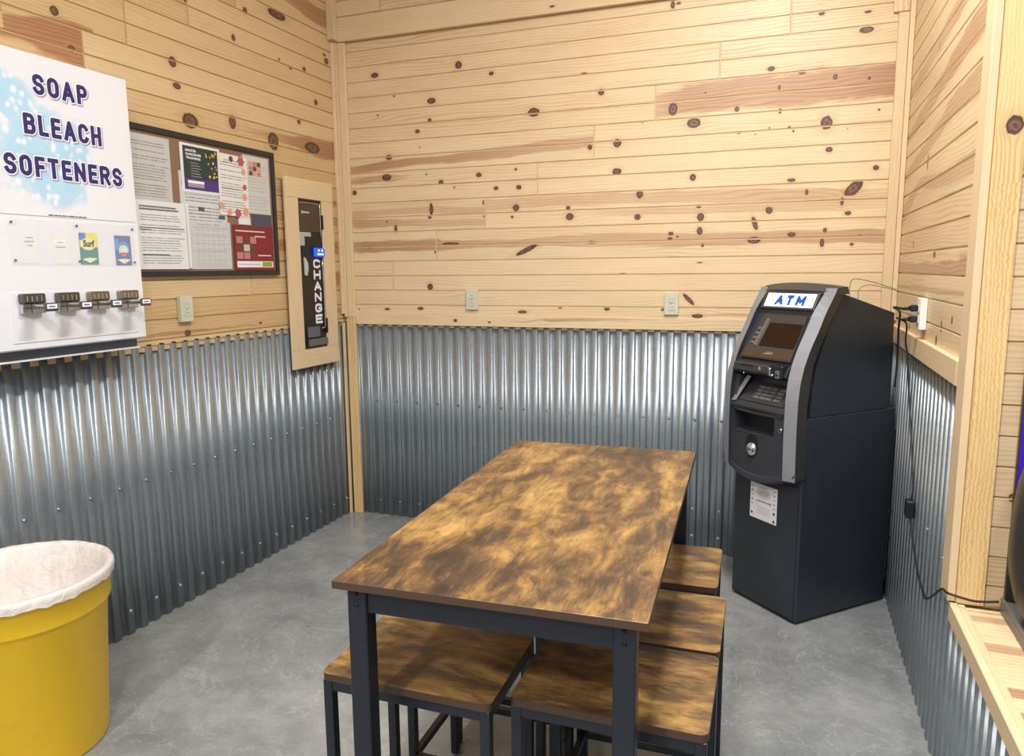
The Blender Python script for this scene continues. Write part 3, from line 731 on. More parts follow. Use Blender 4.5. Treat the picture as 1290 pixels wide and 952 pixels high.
trim((2.925, -0.016, 2.63), (2.990, -0.0005, LEDGE-0.003), (2, 17.0), 'pine')
def knot_rail(Tw, u0, u1, z0, z1, w, knots, bands, m, box_lo, box_hi, ax, seed):
    n_trim[0] += 1; b = MB(); b.box(box_lo, box_hi, m, 0.002, (ax, seed), tint=0.8)
    plank_wall(b, lambda u, v, q: Tw(u, v, w+0.0004+max(q, -0.0003)), u0, u1, [(z0, z1, 70)], {}, knots, bands, m, seed0=int(seed), groove=0.002)
    return b.build('trim_%d' % n_trim[0], None, None, 'structure')
knot_rail(TBk, 0.081, W-0.001, 1.193, 1.252, 0.010, [k for k in KB if k[1] < 1.252], [b for b in BANDS_B if b[0][1] < 1.25], 'pine', (0.081, -0.010, 1.193), (W-0.001, -0.0005, 1.252), 0, 21.0)
trim((W-0.020, YP+0.09, 1.172), (W-0.0005, -0.031, 1.245), (1, 23.0), 'frame_pine', 0.9)   # bottom rail, right wall
# the post at the end of the right wall
trim((W-0.018, YP-0.020, 0.575), (W+0.002, YP+0.075, CEIL-0.001), (2, 31.3), 'frame_pine', 1.0)
mb = MB(); T_ = lambda u, v, w: (u, YP-0.026-w, v)
mb.box((W+0.003, YP-0.025, 0.575), (W+0.070, YP-0.004, CEIL-0.001), 'post_pine', wood=(2, 33.0))
seed = 33.0
for z0, z1 in ((0.575, 1.0), (1.0, 1.5), (1.5, 1.72), (1.72, 1.98), (1.98, 2.5), (2.5, CEIL-0.001)):
    k = (W+0.045, 1.862, 0.019, 0.024)
    L = [(W+0.003, z0), (W+0.070, z0), (W+0.070, z1), (W+0.003, z1)]
    near = z0 == 1.72
    mb.face([T_(u, v, 0) for u, v in L], 'post_pine', gp=[(v, u, seed) for u, v in L],
            kn=[((v-k[1])/k[3], (u-k[0])/k[2], k[0]) if near else (9, 9, 0) for u, v in L])
o = mb.build('trim_%d' % (n_trim[0]+1), None, None, 'structure'); n_trim[0] += 1
# plank shelf
sh = thing('plank_shelf', 'pine plank shelf with a front edge board jutting out at the right, below the post', 'shelf', (W, YP, 0.53))
mb = MB(); y = -0.03
SX = XR-W-0.002; rs = random.Random(4)
while y > Y1-YP+0.3:
    h = 0.0845
    fs = mb.box((0.024, y-h+0.0025, 0.010), (SX, y-0.0005, 0.038), 'pine', bev=0.0015)
    mb.tagwood(fs, 0, rs.uniform(0, 60), rs.random())
    if rs.random() < 0.8:
        it = rs.uniform(0.6, 1.0); c0 = rs.uniform(0.1, 0.9)
        for f in fs:
            for l in f.loops:
                q = (l.vert.co.y-(y-h))/h; l[mb.ht] = ((q-c0)/0.32, it, 0.6)
    y -= h
mb.build('shelf_planks', None, sh)
mb = MB(); mb.box((-0.014, Y1-YP+0.3, -0.005), (0.006, 0.0-0.028, 0.046), 'frame_pine', 0.002, (1, 41.0), tint=1.0)
mb.box((0.0065, Y1-YP+0.3, 0.005), (0.0235, -0.03, 0.044), 'frame_pine', 0.001, (1, 44.0))
mb.build('edge_board', None, sh)
# ------------------------------------------------------------------ table
def legbox(name, x, y, s, z0, z1, parent, taper=True):
    b = MB(); b.box((x-s/2, y-s/2, z0), (x+s/2, y+s/2, z1), 'navy_metal', 0.0018)
    return b.build(name, None, parent)
TA = radians(2.9); TC = (2.012, -2.120)
TH = 0.925
tb = thing('dining_table', 'long counter-height table with a rustic brown wood top on a black metal frame', 'table', (*TC, 0), TA)
L2, W2 = 0.607, 0.301
mb = MB(); mb.slot('table_wood')
for f in mb.box((-W2, -L2, TH-0.016), (W2, L2, TH), 'table_wood', 0.0008):
    if f.normal.z < 0.5: f.material_index = mb.slot('edge_band')
mb.build('tabletop', None, tb)
mb = MB(); ap = 0.052
for y in (-L2+0.034, L2-0.034):
    mb.box((-W2+0.06, y-0.010, TH-0.016-ap), (W2-0.06, y+0.010, TH-0.0165), 'navy_metal', 0.001)
for x in (-W2+0.042, W2-0.042):
    mb.box((x-0.010, -L2+0.05, TH-0.016-ap), (x+0.010, L2-0.05, TH-0.0165), 'navy_metal', 0.001)
mb.build('apron', None, tb)
for sx in (-1, 1):
    for sy in (-1, 1):
        x, y = sx*(W2-0.042), sy*(L2-0.038)
        l = MB(); l.box((x-0.020, y-0.020, 0.006), (x+0.020, y+0.020, TH-0.0165), 'navy_metal', 0.002)
        l.box((x-0.017, y-0.017, 0.0), (x+0.017, y+0.017, 0.006), 'rubber')
        leg = l.build('leg', None, tb)
        for z in (TH-0.030, TH-0.052):
            q = MB(); q.ball((x-sx*0.0, y+sy*0.020, z), 0.0048, 'bolt', 12, (1, 0.6, 1)); q.build('bolt', None, leg)
# ------------------------------------------------------------------ stools
SH = 0.640
def make_stool():
    t = thing('stool', '', 'stool')
    a, b, r = 0.199, 0.152, 0.016
    poly = []
    for cx, cy, s in ((a-r, b-r, 0), (-a+r, b-r, 1), (-a+r, -b+r, 2), (a-r, -b+r, 3)):
        for i in range(5): ang = (s+i/4)*pi/2; poly.append((cx+r*cos(ang), cy+r*sin(ang)))
    m = MB(); fs = m.prism(poly, 2, SH-0.017, SH, 'stool_wood')
    m.bm.normal_update()
    for f in fs:
        if abs(f.normal.z) < 0.5: f.material_index = m.slot('edge_band')
    m.build('seat', None, t)
    lx, ly, s = a-0.014, b-0.014, 0.0225
    f = MB()
    for sy in (-1, 1): f.box((-lx, sy*ly-0.009, SH-0.042), (lx, sy*ly+0.009, SH-0.0172), 'navy_metal', 0.001)
    for sx in (-1, 1): f.box((sx*lx-0.009, -ly, SH-0.042), (sx*lx+0.009, ly, SH-0.0172), 'navy_metal', 0.001)
    f.build('seat_frame', None, t)
    for sx in (-1, 1):
        for sy in (-1, 1):
            l = MB(); l.box((sx*lx-s/2, sy*ly-s/2, 0.004), (sx*lx+s/2, sy*ly+s/2, SH-0.0175), 'navy_metal', 0.0015)
            l.box((sx*lx-s/2+0.002, sy*ly-s/2+0.002, 0), (sx*lx+s/2-0.002, sy*ly+s/2-0.002, 0.005), 'rubber')
            l.build('leg', None, t)
    zr = 0.175
    for sy in (-1, 1):
        q = MB(); q.box((-lx+0.01, sy*ly-0.009, zr-0.010), (lx-0.01, sy*ly+0.009, zr+0.010), 'navy_metal', 0.001); q.build('footrest', None, t)
    for sx in (-1, 1):
        q = MB(); q.box((sx*lx-0.009, -ly+0.01, zr-0.010), (sx*lx+0.009, ly-0.01, zr+0.010), 'navy_metal', 0.001); q.build('footrest', None, t)
    return t
stool0 = make_stool()
SP = [(1.808, -2.456, 1.2, 'brown wood stool at the near left corner of the table, golden patch on its seat'),
      (1.800, -2.075, 1.0, 'stool hidden under the table behind the near left one, only its black legs showing'),
      (1.781, -1.746, 1.5, 'rearmost stool on the left under the table, a leg tip seen on the floor'),
      (2.232, -2.408, 1.0, 'brown wood stool at the near right corner of the table, behind the front table leg'),
      (2.224, -2.092, 1.5, 'brown wood stool in the middle of the right side of the table'),
      (2.187, -1.741, 2.2, 'rearmost brown wood stool on the right side of the table, nearest the cash machine')]
for i, (x, y, a, lab) in enumerate(SP):
    if i == 0: o = stool0
    else:
        o = stool0.copy(); COL.objects.link(o)
        for ch in list(stool0.children):
            c = ch.copy(); COL.objects.link(c); c.parent = o
    o.location = (x, y, 0); o.rotation_euler = (0, 0, radians(a)); o['label'] = lab; o['group'] = 'stools tucked under the table'
# ------------------------------------------------------------------ bin
bn = thing('trash_bin', 'round yellow plastic trash bin standing by the left metal wainscot', 'bin', (0.293, -2.362, 0))
mb = MB(); mb.lathe([(0.0, 0.012), (0.200, 0.012), (0.205, 0.0), (0.214, 0.0), (0.221, 0.012), (0.250, 0.462), (0.259, 0.470), (0.262, 0.475), (0.266, 0.560), (0.272, 0.563), (0.274, 0.572), (0.272, 0.580), (0.264, 0.580), (0.258, 0.560), (0.214, 0.03), (0.0, 0.02)], m='bin_yellow', n=72)
mb.build('bin_body', None, bn, weld=True)
def wob(j, t, r, z):
    q = sin(9*t+1.3*j)*0.35 + sin(23*t+2*j)*0.3 + sin(41*t-j)*0.25
    amp = (0.004, 0.004, 0.0015, 0.001, 0.001, 0.004, 0.009, 0.012, 0.012, 0.010, 0.006, 0.0)[j]
    return r + (abs(q)*amp if j < 5 else -abs(q)*amp), z + q*(0.006 if j == 0 else 0.002 if j < 6 else amp*0.8)
mb = MB(); mb.lathe([(0.2755, 0.552), (0.2765, 0.566), (0.2775, 0.578), (0.272, 0.5845), (0.262, 0.5845), (0.252, 0.572), (0.238, 0.50), (0.225, 0.42), (0.205, 0.36), (0.15, 0.325), (0.08, 0.315), (0.0001, 0.312)], m='bin_liner', n=180, wob=wob)
ln = mb.build('bin_liner', None, None); ln.location = (0.293, -2.362, 0)
tag(ln, 'crinkled translucent white plastic bag lining the yellow bin and folded over its rim', 'bag')
# ------------------------------------------------------------------ cash machine (local: x across the front, -y out of it)
atm = thing('cash_machine', 'free-standing dark grey cash machine with a lit ATM sign, turned in the right corner', 'cash machine', (2.346, -0.433, 0), radians(-43.63))
AW = 0.3855
FZ = [.55, .60, .637, .665, .75, .838, .90, .982, 1.052, 1.121, 1.181, 1.258, 1.344, 1.43, 1.46]
FB = [-.032, -.036, -.042, -.044, -.046, -.047, -.047, -.045, -.037, -.018, .008, .051, .093, .136, .150]
CZ = [.55, .705, .942, 1.118, 1.273, 1.407, 1.46]
CB = [.012, .010, 0.0, .024, .099, .181, .21]
def interp(x, X, Y):
    if x <= X[0]: return Y[0]
    for a, b, c, d in zip(X, X[1:], Y, Y[1:]):
        if x <= b: return c+(d-c)*(x-a)/(b-a)
    return Y[-1]
F = lambda z: interp(z, FZ, FB)
Cb = lambda z: interp(z, CZ, CB)
mb = MB(); mb.box((0, 0.0, 0.012), (AW, 0.545, 0.896), 'atm_body', 0.004)
mb.box((0.01, 0.01, 0), (AW-0.01, 0.535, 0.014), 'atm_dark'); lower = mb.build('lower_cabinet', None, atm)
mb = MB(); mb.box((0.012, -0.004, 0.020), (AW-0.014, 0.0005, 0.60), 'atm_body', 0.0012); door = mb.build('safe_door', None, atm)
mb = MB(); poly = [(0.030, 0.899), (0.512, 0.899), (0.502, 1.313), (0.188, 1.400), (0.150, 1.36), (0.10, 1.24), (0.05, 1.10)]
mb.prism([(y, z) for y, z in poly], 0, 0.003, AW-0.003, 'atm_body'); mb.build('upper_cabinet', None, atm)
def zbot(x): q = (x-AW/2)/(AW/2); return 0.592 + 0.052*min(1.0, q*q)
def column(name, xo, xi):
    """one side of the arch: silver slanted face, dark thickness"""
    m = MB(); zs = [0.640+0.0*i for i in range(1)] + [0.64+(1.425-0.64)*i/28 for i in range(1, 29)]
    P = []
    for z in zs:
        w = xi
        xb = xo+(0.010 if xo < 0 else -0.010); fz = min(1.0, max(0.35, (1.445-z)/0.12))
        P.append([(xb, max(Cb(z), F(z)+0.03)+0.002, z), (xo, F(z)-0.0155*fz, z), (w, F(z)-0.034*fz, z), (w-(w-xo)*0.12, F(z)+0.035, z)])
    V = [[m.bm.verts.new(p) for p in r] for r in P]
    ms = ['atm_side', 'atm_silver', 'atm_face', 'atm_dark']
    for a, b in zip(V, V[1:]):
        for i in range(4):
            f = m.bm.faces.new((a[i], a[(i+1) % 4], b[(i+1) % 4], b[i])); f.material_index = m.slot(ms[i]); f.smooth = False
    m.bm.faces.new(V[0][::-1]).material_index = m.slot('atm_side'); m.bm.faces.new(V[-1]).material_index = m.slot('atm_hood')
    return m.build(name, None, atm)
column('arch_column', AW+0.0155, AW-0.034); column('arch_column', -0.0155, 0.034)
# hood over the sign
m = MB(); N = 16; V = []
for i in range(N+1):
    x = -0.013+(AW+0.026)*i/N; q = (x-AW/2)/(AW/2); arch = 0.014*(1-q*q); bul = 0.028*(1-q*q)
    V.append([m.bm.verts.new(p) for p in ((x, 0.118-bul*0.6, 1.400), (x, 0.122-bul, 1.412+arch*0.3), (x, 0.150-bul*0.5, 1.432+arch), (x, 0.190, 1.432+arch*0.8), (x, 0.200, 1.40))])
for a, b in zip(V, V[1:]):
    for k in range(5): m.bm.faces.new((a[k], b[k], b[(k+1) % 5], a[(k+1) % 5])).smooth = False
m.bm.faces.new(V[0]); m.bm.faces.new(V[-1][::-1]); m.slot('atm_hood'); m.build('hood', None, atm)
# bottom lip of the arch: hangs lower and bulges in the middle
m = MB(); V = []
for i in range(N+1):
    x = -0.013+(AW+0.026)*i/N; q = (x-AW/2)/(AW/2); c = max(0, 1-q*q); zb = 0.598+0.046*q*q
    y = F(0.64)-0.020-0.034*c
    V.append([m.bm.verts.new(p) for p in ((x, 0.0, zb), (x, y+0.012, zb), (x, y, zb+0.010), (x, y+0.002, zb+0.030), (x, y+0.022, zb+0.040), (x, 0.0, zb+0.040))])
for a, b in zip(V, V[1:]):
    for k in range(6): m.bm.faces.new((a[k], b[k], b[(k+1) % 6], a[(k+1) % 6])).smooth = False
m.bm.faces.new(V[0]); m.bm.faces.new(V[-1][::-1]); m.slot('atm_face'); m.build('arch_lip', None, atm)
# face: upper console, hood niche and keypad deck as one pressed panel
X0, X1 = 0.031, 0.343
PP = [(F(1.402)-0.004, 1.402), (F(1.325)-0.010, 1.325), (F(1.312)-0.002, 1.312), (F(1.258)-0.004, 1.258), (F(1.181)-0.006, 1.181), (F(1.125)-0.008, 1.125), (F(1.112)-0.014, 1.112),
      (-0.052, 1.106), (-0.070, 1.068), (-0.062, 1.060), (-0.006, 1.050), (0.016, 1.036), (0.014, 1.016), (-0.066, 0.934), (-0.076, 0.916), (-0.074, 0.905)]
m = MB(); m.prism(PP + [(0.03, 0.905), (0.06, 1.05), (0.16, 1.38)], 0, X0, X1, 'atm_face'); face = m.build('face_panel', None, atm)
m = MB()   # lower door with the cash slot opening
yf = -0.070
xs = [X0, 0.056, 0.296, X1]; zs = [0.632, 0.800, 0.893, 0.9045]
def bow(x): q = (x-(X0+X1)/2)/((X1-X0)/2); return yf - 0.014*max(0, 1-q*q)
NX = 12
def grid(xa, xb, za, zb):
    n = max(1, round((xb-xa)/0.026))
    for i in range(n):
        p, q = xa+(xb-xa)*i/n, xa+(xb-xa)*(i+1)/n
        m.face([(p, bow(p), za), (q, bow(q), za), (q, bow(q), zb), (p, bow(p), zb)], 'atm_face')
grid(xs[0], xs[3], zs[0], zs[1]); grid(xs[0], xs[1], zs[1], zs[2]); grid(xs[2], xs[3], zs[1], zs[2]); grid(xs[0], xs[3], zs[2], zs[3])
for a, b in (((xs[1], zs[1]), (xs[2], zs[1])), ((xs[2], zs[1]), (xs[2], zs[2])), ((xs[2], zs[2]), (xs[1], zs[2])), ((xs[1], zs[2]), (xs[1], zs[1]))):
    dz = 0.012 if a[1] == b[1] == zs[1] else 0
    m.face([(a[0], bow(a[0]), a[1]), (b[0], bow(b[0]), b[1]), (b[0], yf+0.055, b[1]+dz), (a[0], yf+0.055, a[1]+dz)], 'atm_face')
m.face([(xs[1], yf+0.055, zs[1]), (xs[2], yf+0.055, zs[1]), (xs[2], yf+0.055, zs[2]), (xs[1], yf+0.055, zs[2])], 'atm_dark')
for (xa, xb) in ((X0, X0), (X1, X1)):
    m.face([(xa, yf, zs[0]), (xa, yf, zs[3]), (xa, 0.0, zs[3]), (xa, 0.0, zs[0])], 'atm_face')
m.face([(X0, yf, zs[3]), (X1, yf, zs[3]), (X1, 0, zs[3]), (X0, 0, zs[3])], 'atm_face')
slotp = m.build('cash_tray', None, atm)
def tang(z):
    """frame lying on the console at height z: local x right, -y out, z up the slope"""
    dy = (F(z+0.02)-F(z-0.02))/0.04; a = math.atan(dy)
    return Matrix.Translation((0, F(z)-0.006, z)) @ Matrix.Rotation(-a, 4, 'X')
def tbox(name, zc, x0, x1, h0, h1, y0, y1, mt, bev=0.0, parent=None, Mx=None):
    """box on the sloping console: h along the slope from height zc"""
    q = MB(); q.box((x0, y0, h0), (x1, y1, h1), mt, bev)
    q.bm.transform(Mx or tang(zc)); return q.build(name, None, parent or atm)
Ms = tang(1.364)
q = MB(); q.box((0.040, -0.013, -0.040), (0.336, 0.01, 0.043), 'atm_hood', 0.003); q.bm.transform(Ms); sg = q.build('sign_box', None, atm)
q = MB(); q.box((0.060, -0.0150, -0.030), (0.326, -0.012, 0.033), 'backlit_white', 0.001)
for ch, a, b in (('A', 0.118, 0.162), ('T', 0.178, 0.214), ('M', 0.232, 0.280)):
    stroke_text(q, ch, a, -0.022, b, 0.024, -0.0155, 'atm_blue', 0.0140)
q.bm.transform(Ms); q.build('sign_panel', None, sg, label='lit white panel reading ATM in blue')
Mh = tang(1.215)
q = MB(); q.prism([(0.078, 0.100), (0.316, 0.100), (0.332, -0.108), (0.046, -0.108)], 1, -0.012, 0.004, 'atm_hood'); q.bm.transform(Mh); hs = q.build('screen_housing', None, atm)
q = MB(); q.prism([(0.134, 0.062), (0.316, 0.062), (0.322, -0.050), (0.126, -0.050)], 1, -0.0135, -0.010, 'screen_glass'); q.bm.transform(Mh); q.build('screen', None, hs)
q = MB(); q.prism([(0.114, 0.080), (0.124, 0.078), (0.112, -0.052), (0.098, -0.052)], 1, -0.018, -0.010, 'steel'); q.bm.transform(Mh); q.build('button_strip', None, hs)
for k in range(4):
    z = 0.030-k*0.0225; q = MB(); q.box((0.082-k*0.003, -0.0165, z-0.006), (0.102-k*0.003, -0.011, z+0.006), 'key_grey', 0.0015); q.bm.transform(Mh); q.build('side_button', None, hs)
q = MB(); q.prism([(0.070, -0.066), (0.330, -0.066), (0.333, -0.103), (0.050, -0.103)], 1, -0.0145, -0.010, 'atm_bronze')
ellipse(q, 0.205, -0.080, 0.024, 0.006, -0.0150, 'chrome', 24); ellipse(q, 0.200, -0.084, 0.030, 0.003, -0.0152, 'chrome', 24, rot=0.05); q.bm.transform(Mh); q.build('name_strip', None, hs)
# reader shelf details
q = MB(); q.box((0.046, -0.078, 1.070), (0.252, -0.050, 1.104), 'atm_hood', 0.003); rs_ = q.build('reader_shelf', None, atm)
q = MB(); q.box((0.085, -0.0795, 1.093), (0.165, -0.074, 1.099), 'atm_dark'); q.build('receipt_slot', None, rs_)
q = MB(); ellipse(q, 0.202, 1.090, 0.008, 0.009, -0.0790, 'chrome'); q.build('reader_light', None, rs_)
q = MB(); q.box((0.256, -0.082, 1.060), (0.330, -0.045, 1.112), 'atm_dark', 0.003); cr_ = q.build('card_reader', None, atm)
q = MB(); q.box((0.263, -0.090, 1.066), (0.272, -0.080, 1.100), 'steel', 0.002); q.box((0.263, -0.090, 1.066), (0.285, -0.080, 1.074), 'steel', 0.002); q.build('card_guide', None, cr_)
q = MB(); q.box((0.296, -0.088, 1.060), (0.318, -0.080, 1.092), 'key_grey', 0.002); q.box((0.300, -0.0885, 1.070), (0.314, -0.0878, 1.078), 'atm_dark'); q.build('card_slot', None, cr_)
# keypad deck
kd0, kd1 = Vector((0, 0.014, 1.016)), Vector((0, -0.066, 0.934)); ka = math.atan2(kd0.y-kd1.y, kd0.z-kd1.z)
Mk = Matrix.Translation((0, (kd0.y+kd1.y)/2, (kd0.z+kd1.z)/2)) @ Matrix.Rotation(-ka, 4, 'X')
q = MB(); q.prism([(0.120, 0.052), (0.325, 0.052), (0.325, -0.052), (0.072, -0.052)], 1, -0.005, 0.001, 'atm_side'); q.bm.transform(Mk); kp = q.build('keypad', None, atm)
q = MB(); q.box((0.135, -0.0065, -0.040), (0.300, -0.004, 0.036), 'atm_hood', 0.001); q.bm.transform(Mk); q.build('key_plate', None, kp)
for r in range(4):
    for c in range(4):
        q = MB(); x = 0.146+c*0.036+(0.006 if c == 3 else 0); z = 0.026-r*0.0185
        q.box((x, -0.0105, z-0.0065), (x+(0.030 if c < 3 else 0.032), -0.006, z+0.0065), 'key_grey', 0.0012); q.bm.transform(Mk); q.build('key', None, kp)
q = MB(); q.prism([(-0.050, 1.046), (-0.070, 0.932), (-0.010, 1.000), (0.010, 1.046)], 0, 0.036, 0.060, 'atm_face'); q.box((0.040, -0.077, 0.932), (0.058, -0.066, 0.938), 'atm_silver'); q.build('privacy_wing', None, atm)
q = MB(); pts = []
q.box((-0.0105, -0.0025, -0.062), (0.0105, 0.0025, 0.062), 'atm_silver', 0.001)
q.bm.transform(Matrix.Translation((0.072, -0.048, 0.990)) @ Matrix.Rotation(-0.42, 4, 'X') @ Matrix.Rotation(0.30, 4, 'Y')); q.build('privacy_edge', None, atm)
# dispenser dome and lock
q = MB(); n = 28
def dome(cx, cz, rx, rz, y, mt, dep):
    rings = []
    for j in range(6):
        t = j/5*pi/2; rings.append([q.bm.verts.new((cx+rx*cos(t)*cos(2*pi*i/n), y-dep*sin(t), cz+rz*cos(t)*sin(2*pi*i/n))) for i in range(n)] if j < 5 else None)
    top = q.bm.verts.new((cx, y-dep, cz)); mi = q.slot(mt)
    for a, b in zip(rings[:4], rings[1:5]):
        for k in range(n):
            f = q.bm.faces.new((a[k], a[(k+1) % n], b[(k+1) % n], b[k])); f.smooth = True; f.material_index = mi
    for k in range(n):
        f = q.bm.faces.new((rings[4][k], rings[4][(k+1) % n], top)); f.smooth = True; f.material_index = mi
ym = bow(0.18)
ellipse(q, 0.180, 0.752, 0.037, 0.052, ym-0.0006, 'atm_dark', 32)
dome(0.181, 0.738, 0.027, 0.030, ym-0.001, 'chrome', 0.016); q.build('dispenser_dome', None, atm)
q = MB(); q.cyl((0.327, bow(0.327), 0.845), (0.327, bow(0.327)-0.006, 0.845), 0.012, 0.011, 'steel', 20); q.box((0.3255, bow(0.327)-0.0068, 0.838), (0.3285, bow(0.327)-0.0058, 0.852), 'atm_dark'); q.build('lock', None, atm)
q = MB(); q.box((0.045, bow(0.06)-0.003, 0.897), (0.335, bow(0.06)+0.01, 0.8995), 'atm_dark'); q.build('seam_strip', None, atm)
# notice on the safe door
q = MB(); q.box((0.104, -0.0052, 0.405), (0.261, -0.0040, 0.566), 'print_white')
y = -0.0056
for i in range(26):
    t = 2*pi*i/26; u = 2*pi*(i+1)/26
    q.face([(0.182+0.042*cos(t), y, 0.527+0.026*sin(t)), (0.182+0.042*cos(u), y, 0.527+0.026*sin(u)), (0.182+0.037*cos(u), y, 0.527+0.022*sin(u)), (0.182+0.037*cos(t), y, 0.527+0.022*sin(t))], 'paper_grey')
ellipse(q, 0.182, 0.527, 0.033, 0.018, y, 'paper_grey', 20)
quad(q, 0.142, 0.486, 0.216, 0.492, y, 'ink_soft'); ellipse(q, 0.222, 0.489, 0.006, 0.006, y, 'ink_soft')
for k, w in enumerate((0.078, 0.070, 0.080, 0.06)): quad(q, 0.182-w/2, 0.460-k*0.009, 0.182+w/2, 0.463-k*0.009, y, 'paper_grey')
for x, z in ((0.116, 0.427), (0.246, 0.452), (0.246, 0.417)): ellipse(q, x, z, 0.0055, 0.0065, y, 'black_plastic', 12)
for k in range(5): quad(q, 0.112, 0.545-k*0.020, 0.122, 0.553-k*0.020, y, ('paper_grey', 'ink_soft')[k % 2]); quad(q, 0.240, 0.548-k*0.019, 0.251, 0.554-k*0.019, y, ('leaf_orange', 'ink_soft')[k % 2])
nt = q.build('door_notice', None, door, label='white printed notice stuck on the door')
# hinge and bolts at the back of the cabinet
q = MB(); q.box((AW-0.010, 0.546, 0.10), (AW+0.000, 0.560, 0.80), 'rubber', 0.002)
for z in (0.16, 0.30, 0.42): q.cyl((AW-0.02, 0.556, z), (AW+0.004, 0.556, z), 0.006, 0.006, 'bolt', 10)
q.build('rear_hinge', None, atm)

# ------------------------------------------------------------------ soap dispenser on the left wall (local x = along the wall, -y out)
DX = -2.245; DW = 0.600; DD = 0.15
sd = thing('soap_dispenser', 'white coin-operated laundry soap vending cabinet lettered SOAP BLEACH SOFTENERS', 'vending machine', (0, DX, 1.215), pi/2)
Z = lambda z: z-1.215
Xl = lambda y: y-DX
mb = MB()
mb.prism([(-0.001, Z(1.262)), (-0.001, Z(2.235)), (-DD, Z(2.235)), (-DD, Z(1.262)), (-DD+0.012, Z(1.256))], 0, 0, DW, 'enamel')
cab = mb.build('cabinet', None, sd)
box('lower_body', (0.008, -0.105, Z(1.222)), (DW-0.006, -0.021, Z(1.262)), 'under_lip_dark', sd)  # recessed strip below the cabinet's lip, coloured dark blue-grey
box('bottom_flange', (0.0, -0.118, Z(1.216)), (DW-0.004, -0.021, Z(1.222)), 'enamel', sd)
mb = MB(); mb.box((0.012, -DD-0.0025, Z(1.705)), (DW-0.012, -DD-0.0002, Z(2.228)), 'bubble_print', 0.001)
mb.bm.transform(Matrix.Translation((0, 0, 0))); sp = mb.build('sign_panel', None, sd)
for word, xa, xb, za, zb in (('SOAP', -2.028, -1.822, 2.105, 2.172), ('BLEACH', -2.074, -1.778, 1.971, 2.039), ('SOFTENERS', -2.154, -1.702, 1.834, 1.902)):
    m = MB(); yb = -DD-0.003; n = len(word); o_ = 0.052
    xa, xb, za, zb = Xl(xa), Xl(xb), Z(za), Z(zb)
    stroke_text(m, word, xa, za, xb, zb, yb-0.0002, 'shadow_ink', 0.0145, 0.0042, 0.0035, -0.0035, gap=0.22)
    stroke_text(m, word, xa, za, xb, zb, yb-0.0006, 'print_white', 0.0145, 0.0040, gap=0.22)
    stroke_text(m, word, xa, za, xb, zb, yb-0.0010, 'ink_navy', 0.0145, gap=0.22)
    m.build('lettering', None, sp, label='dark navy lettering reading %s with a white outline' % word)
m = MB()
x = Xl(-2.016)
for w in (0.022, 0.016, 0.012, 0.018, 0.010, 0.024, 0.012, 0.020, 0.016):
    quad(m, x, Z(1.7085), x+w-0.003, Z(1.7125), -DD-0.0032, 'ink'); x += w
m.build('small_print', None, sp)
mb = MB(); mb.box((Xl(-2.163), -DD-0.005, Z(1.541)), (Xl(-1.669), -DD-0.0025, Z(1.693)), 'plexi', 0.0006); px = mb.build('display_window', None, sd)
for u, z in ((-2.152, 1.680), (-1.914, 1.679), (-1.676, 1.677), (-2.150, 1.556), (-1.914, 1.554), (-1.676, 1.552)):
    m = MB(); m.cyl((Xl(u), -DD-0.0045, Z(z)), (Xl(u), -DD-0.009, Z(z)), 0.004, 0.003, 'ink', 10); m.build('window_screw', None, px)
def card(u0, u1, z0, z1, mt, nm='product_card', lab=None):
    m = MB(); m.box((Xl(u0), -DD-0.0016, Z(z0)), (Xl(u1), -DD-0.0002, Z(z1)), mt); return m
yc = -DD-0.0022
m = card(-2.124, -2.062, 1.546, 1.656, 'paper')
for k, (a, w) in enumerate(((0.018, 0.026), (0.014, 0.034), (0.022, 0.018))): quad(m, Xl(-2.124)+a, Z(1.630-k*0.013), Xl(-2.124)+a+w, Z(1.633-k*0.013), yc, 'ink_soft')
m.build('product_card', None, sd, label='blank white product card with three short lines')
m = card(-2.014, -1.946, 1.546, 1.652, 'paper'); quad(m, Xl(-2.008), Z(1.612), Xl(-1.962), Z(1.628), yc, 'print_white')
quad(m, Xl(-1.992), Z(1.617), Xl(-1.970), Z(1.620), yc-0.0002, 'ink_soft'); quad(m, Xl(-2.000), Z(1.601), Xl(-1.962), Z(1.604), yc, 'ink_soft')
m.build('product_card', None, sd, label='white product card with a small label strip')
m = card(-1.906, -1.832, 1.543, 1.656, 'surf_green')
quad(m, Xl(-1.906), Z(1.605), Xl(-1.832), Z(1.656), yc, 'surf_yellow'); quad(m, Xl(-1.906), Z(1.630), Xl(-1.880), Z(1.656), yc-0.0002, 'surf_blue')
ellipse(m, Xl(-1.872), Z(1.616), 0.031, 0.022, yc-0.0004, 'surf_pale', 28)
text_into(m, 'Surf', Xl(-1.893), Z(1.606), Xl(-1.846), Z(1.631), yc-0.0008, 'ink_navy', 0.04)
m.face([(Xl(-1.901), yc, Z(1.563)), (Xl(-1.869), yc, Z(1.549)), (Xl(-1.837), yc, Z(1.565)), (Xl(-1.869), yc, Z(1.568))], 'cream')
m.build('product_card', None, sd, label='yellow and green detergent card reading Surf')
m = card(-1.757, -1.685, 1.541, 1.652, 'pack_blue')
quad(m, Xl(-1.757), Z(1.600), Xl(-1.742), Z(1.640), yc, 'pack_sky'); ellipse(m, Xl(-1.721), Z(1.603), 0.026, 0.028, yc-0.0002, 'pack_sky', 24)
ellipse(m, Xl(-1.720), Z(1.597), 0.022, 0.020, yc-0.0004, 'pack_pale', 24); ellipse(m, Xl(-1.718), Z(1.585), 0.019, 0.006, yc-0.0006, 'pack_red', 20)
for q_ in (-0.010, -0.002, 0.006): quad(m, Xl(-1.719)+q_, Z(1.588), Xl(-1.719)+q_+0.004, Z(1.606+q_*0.3), yc-0.0008, 'print_white')
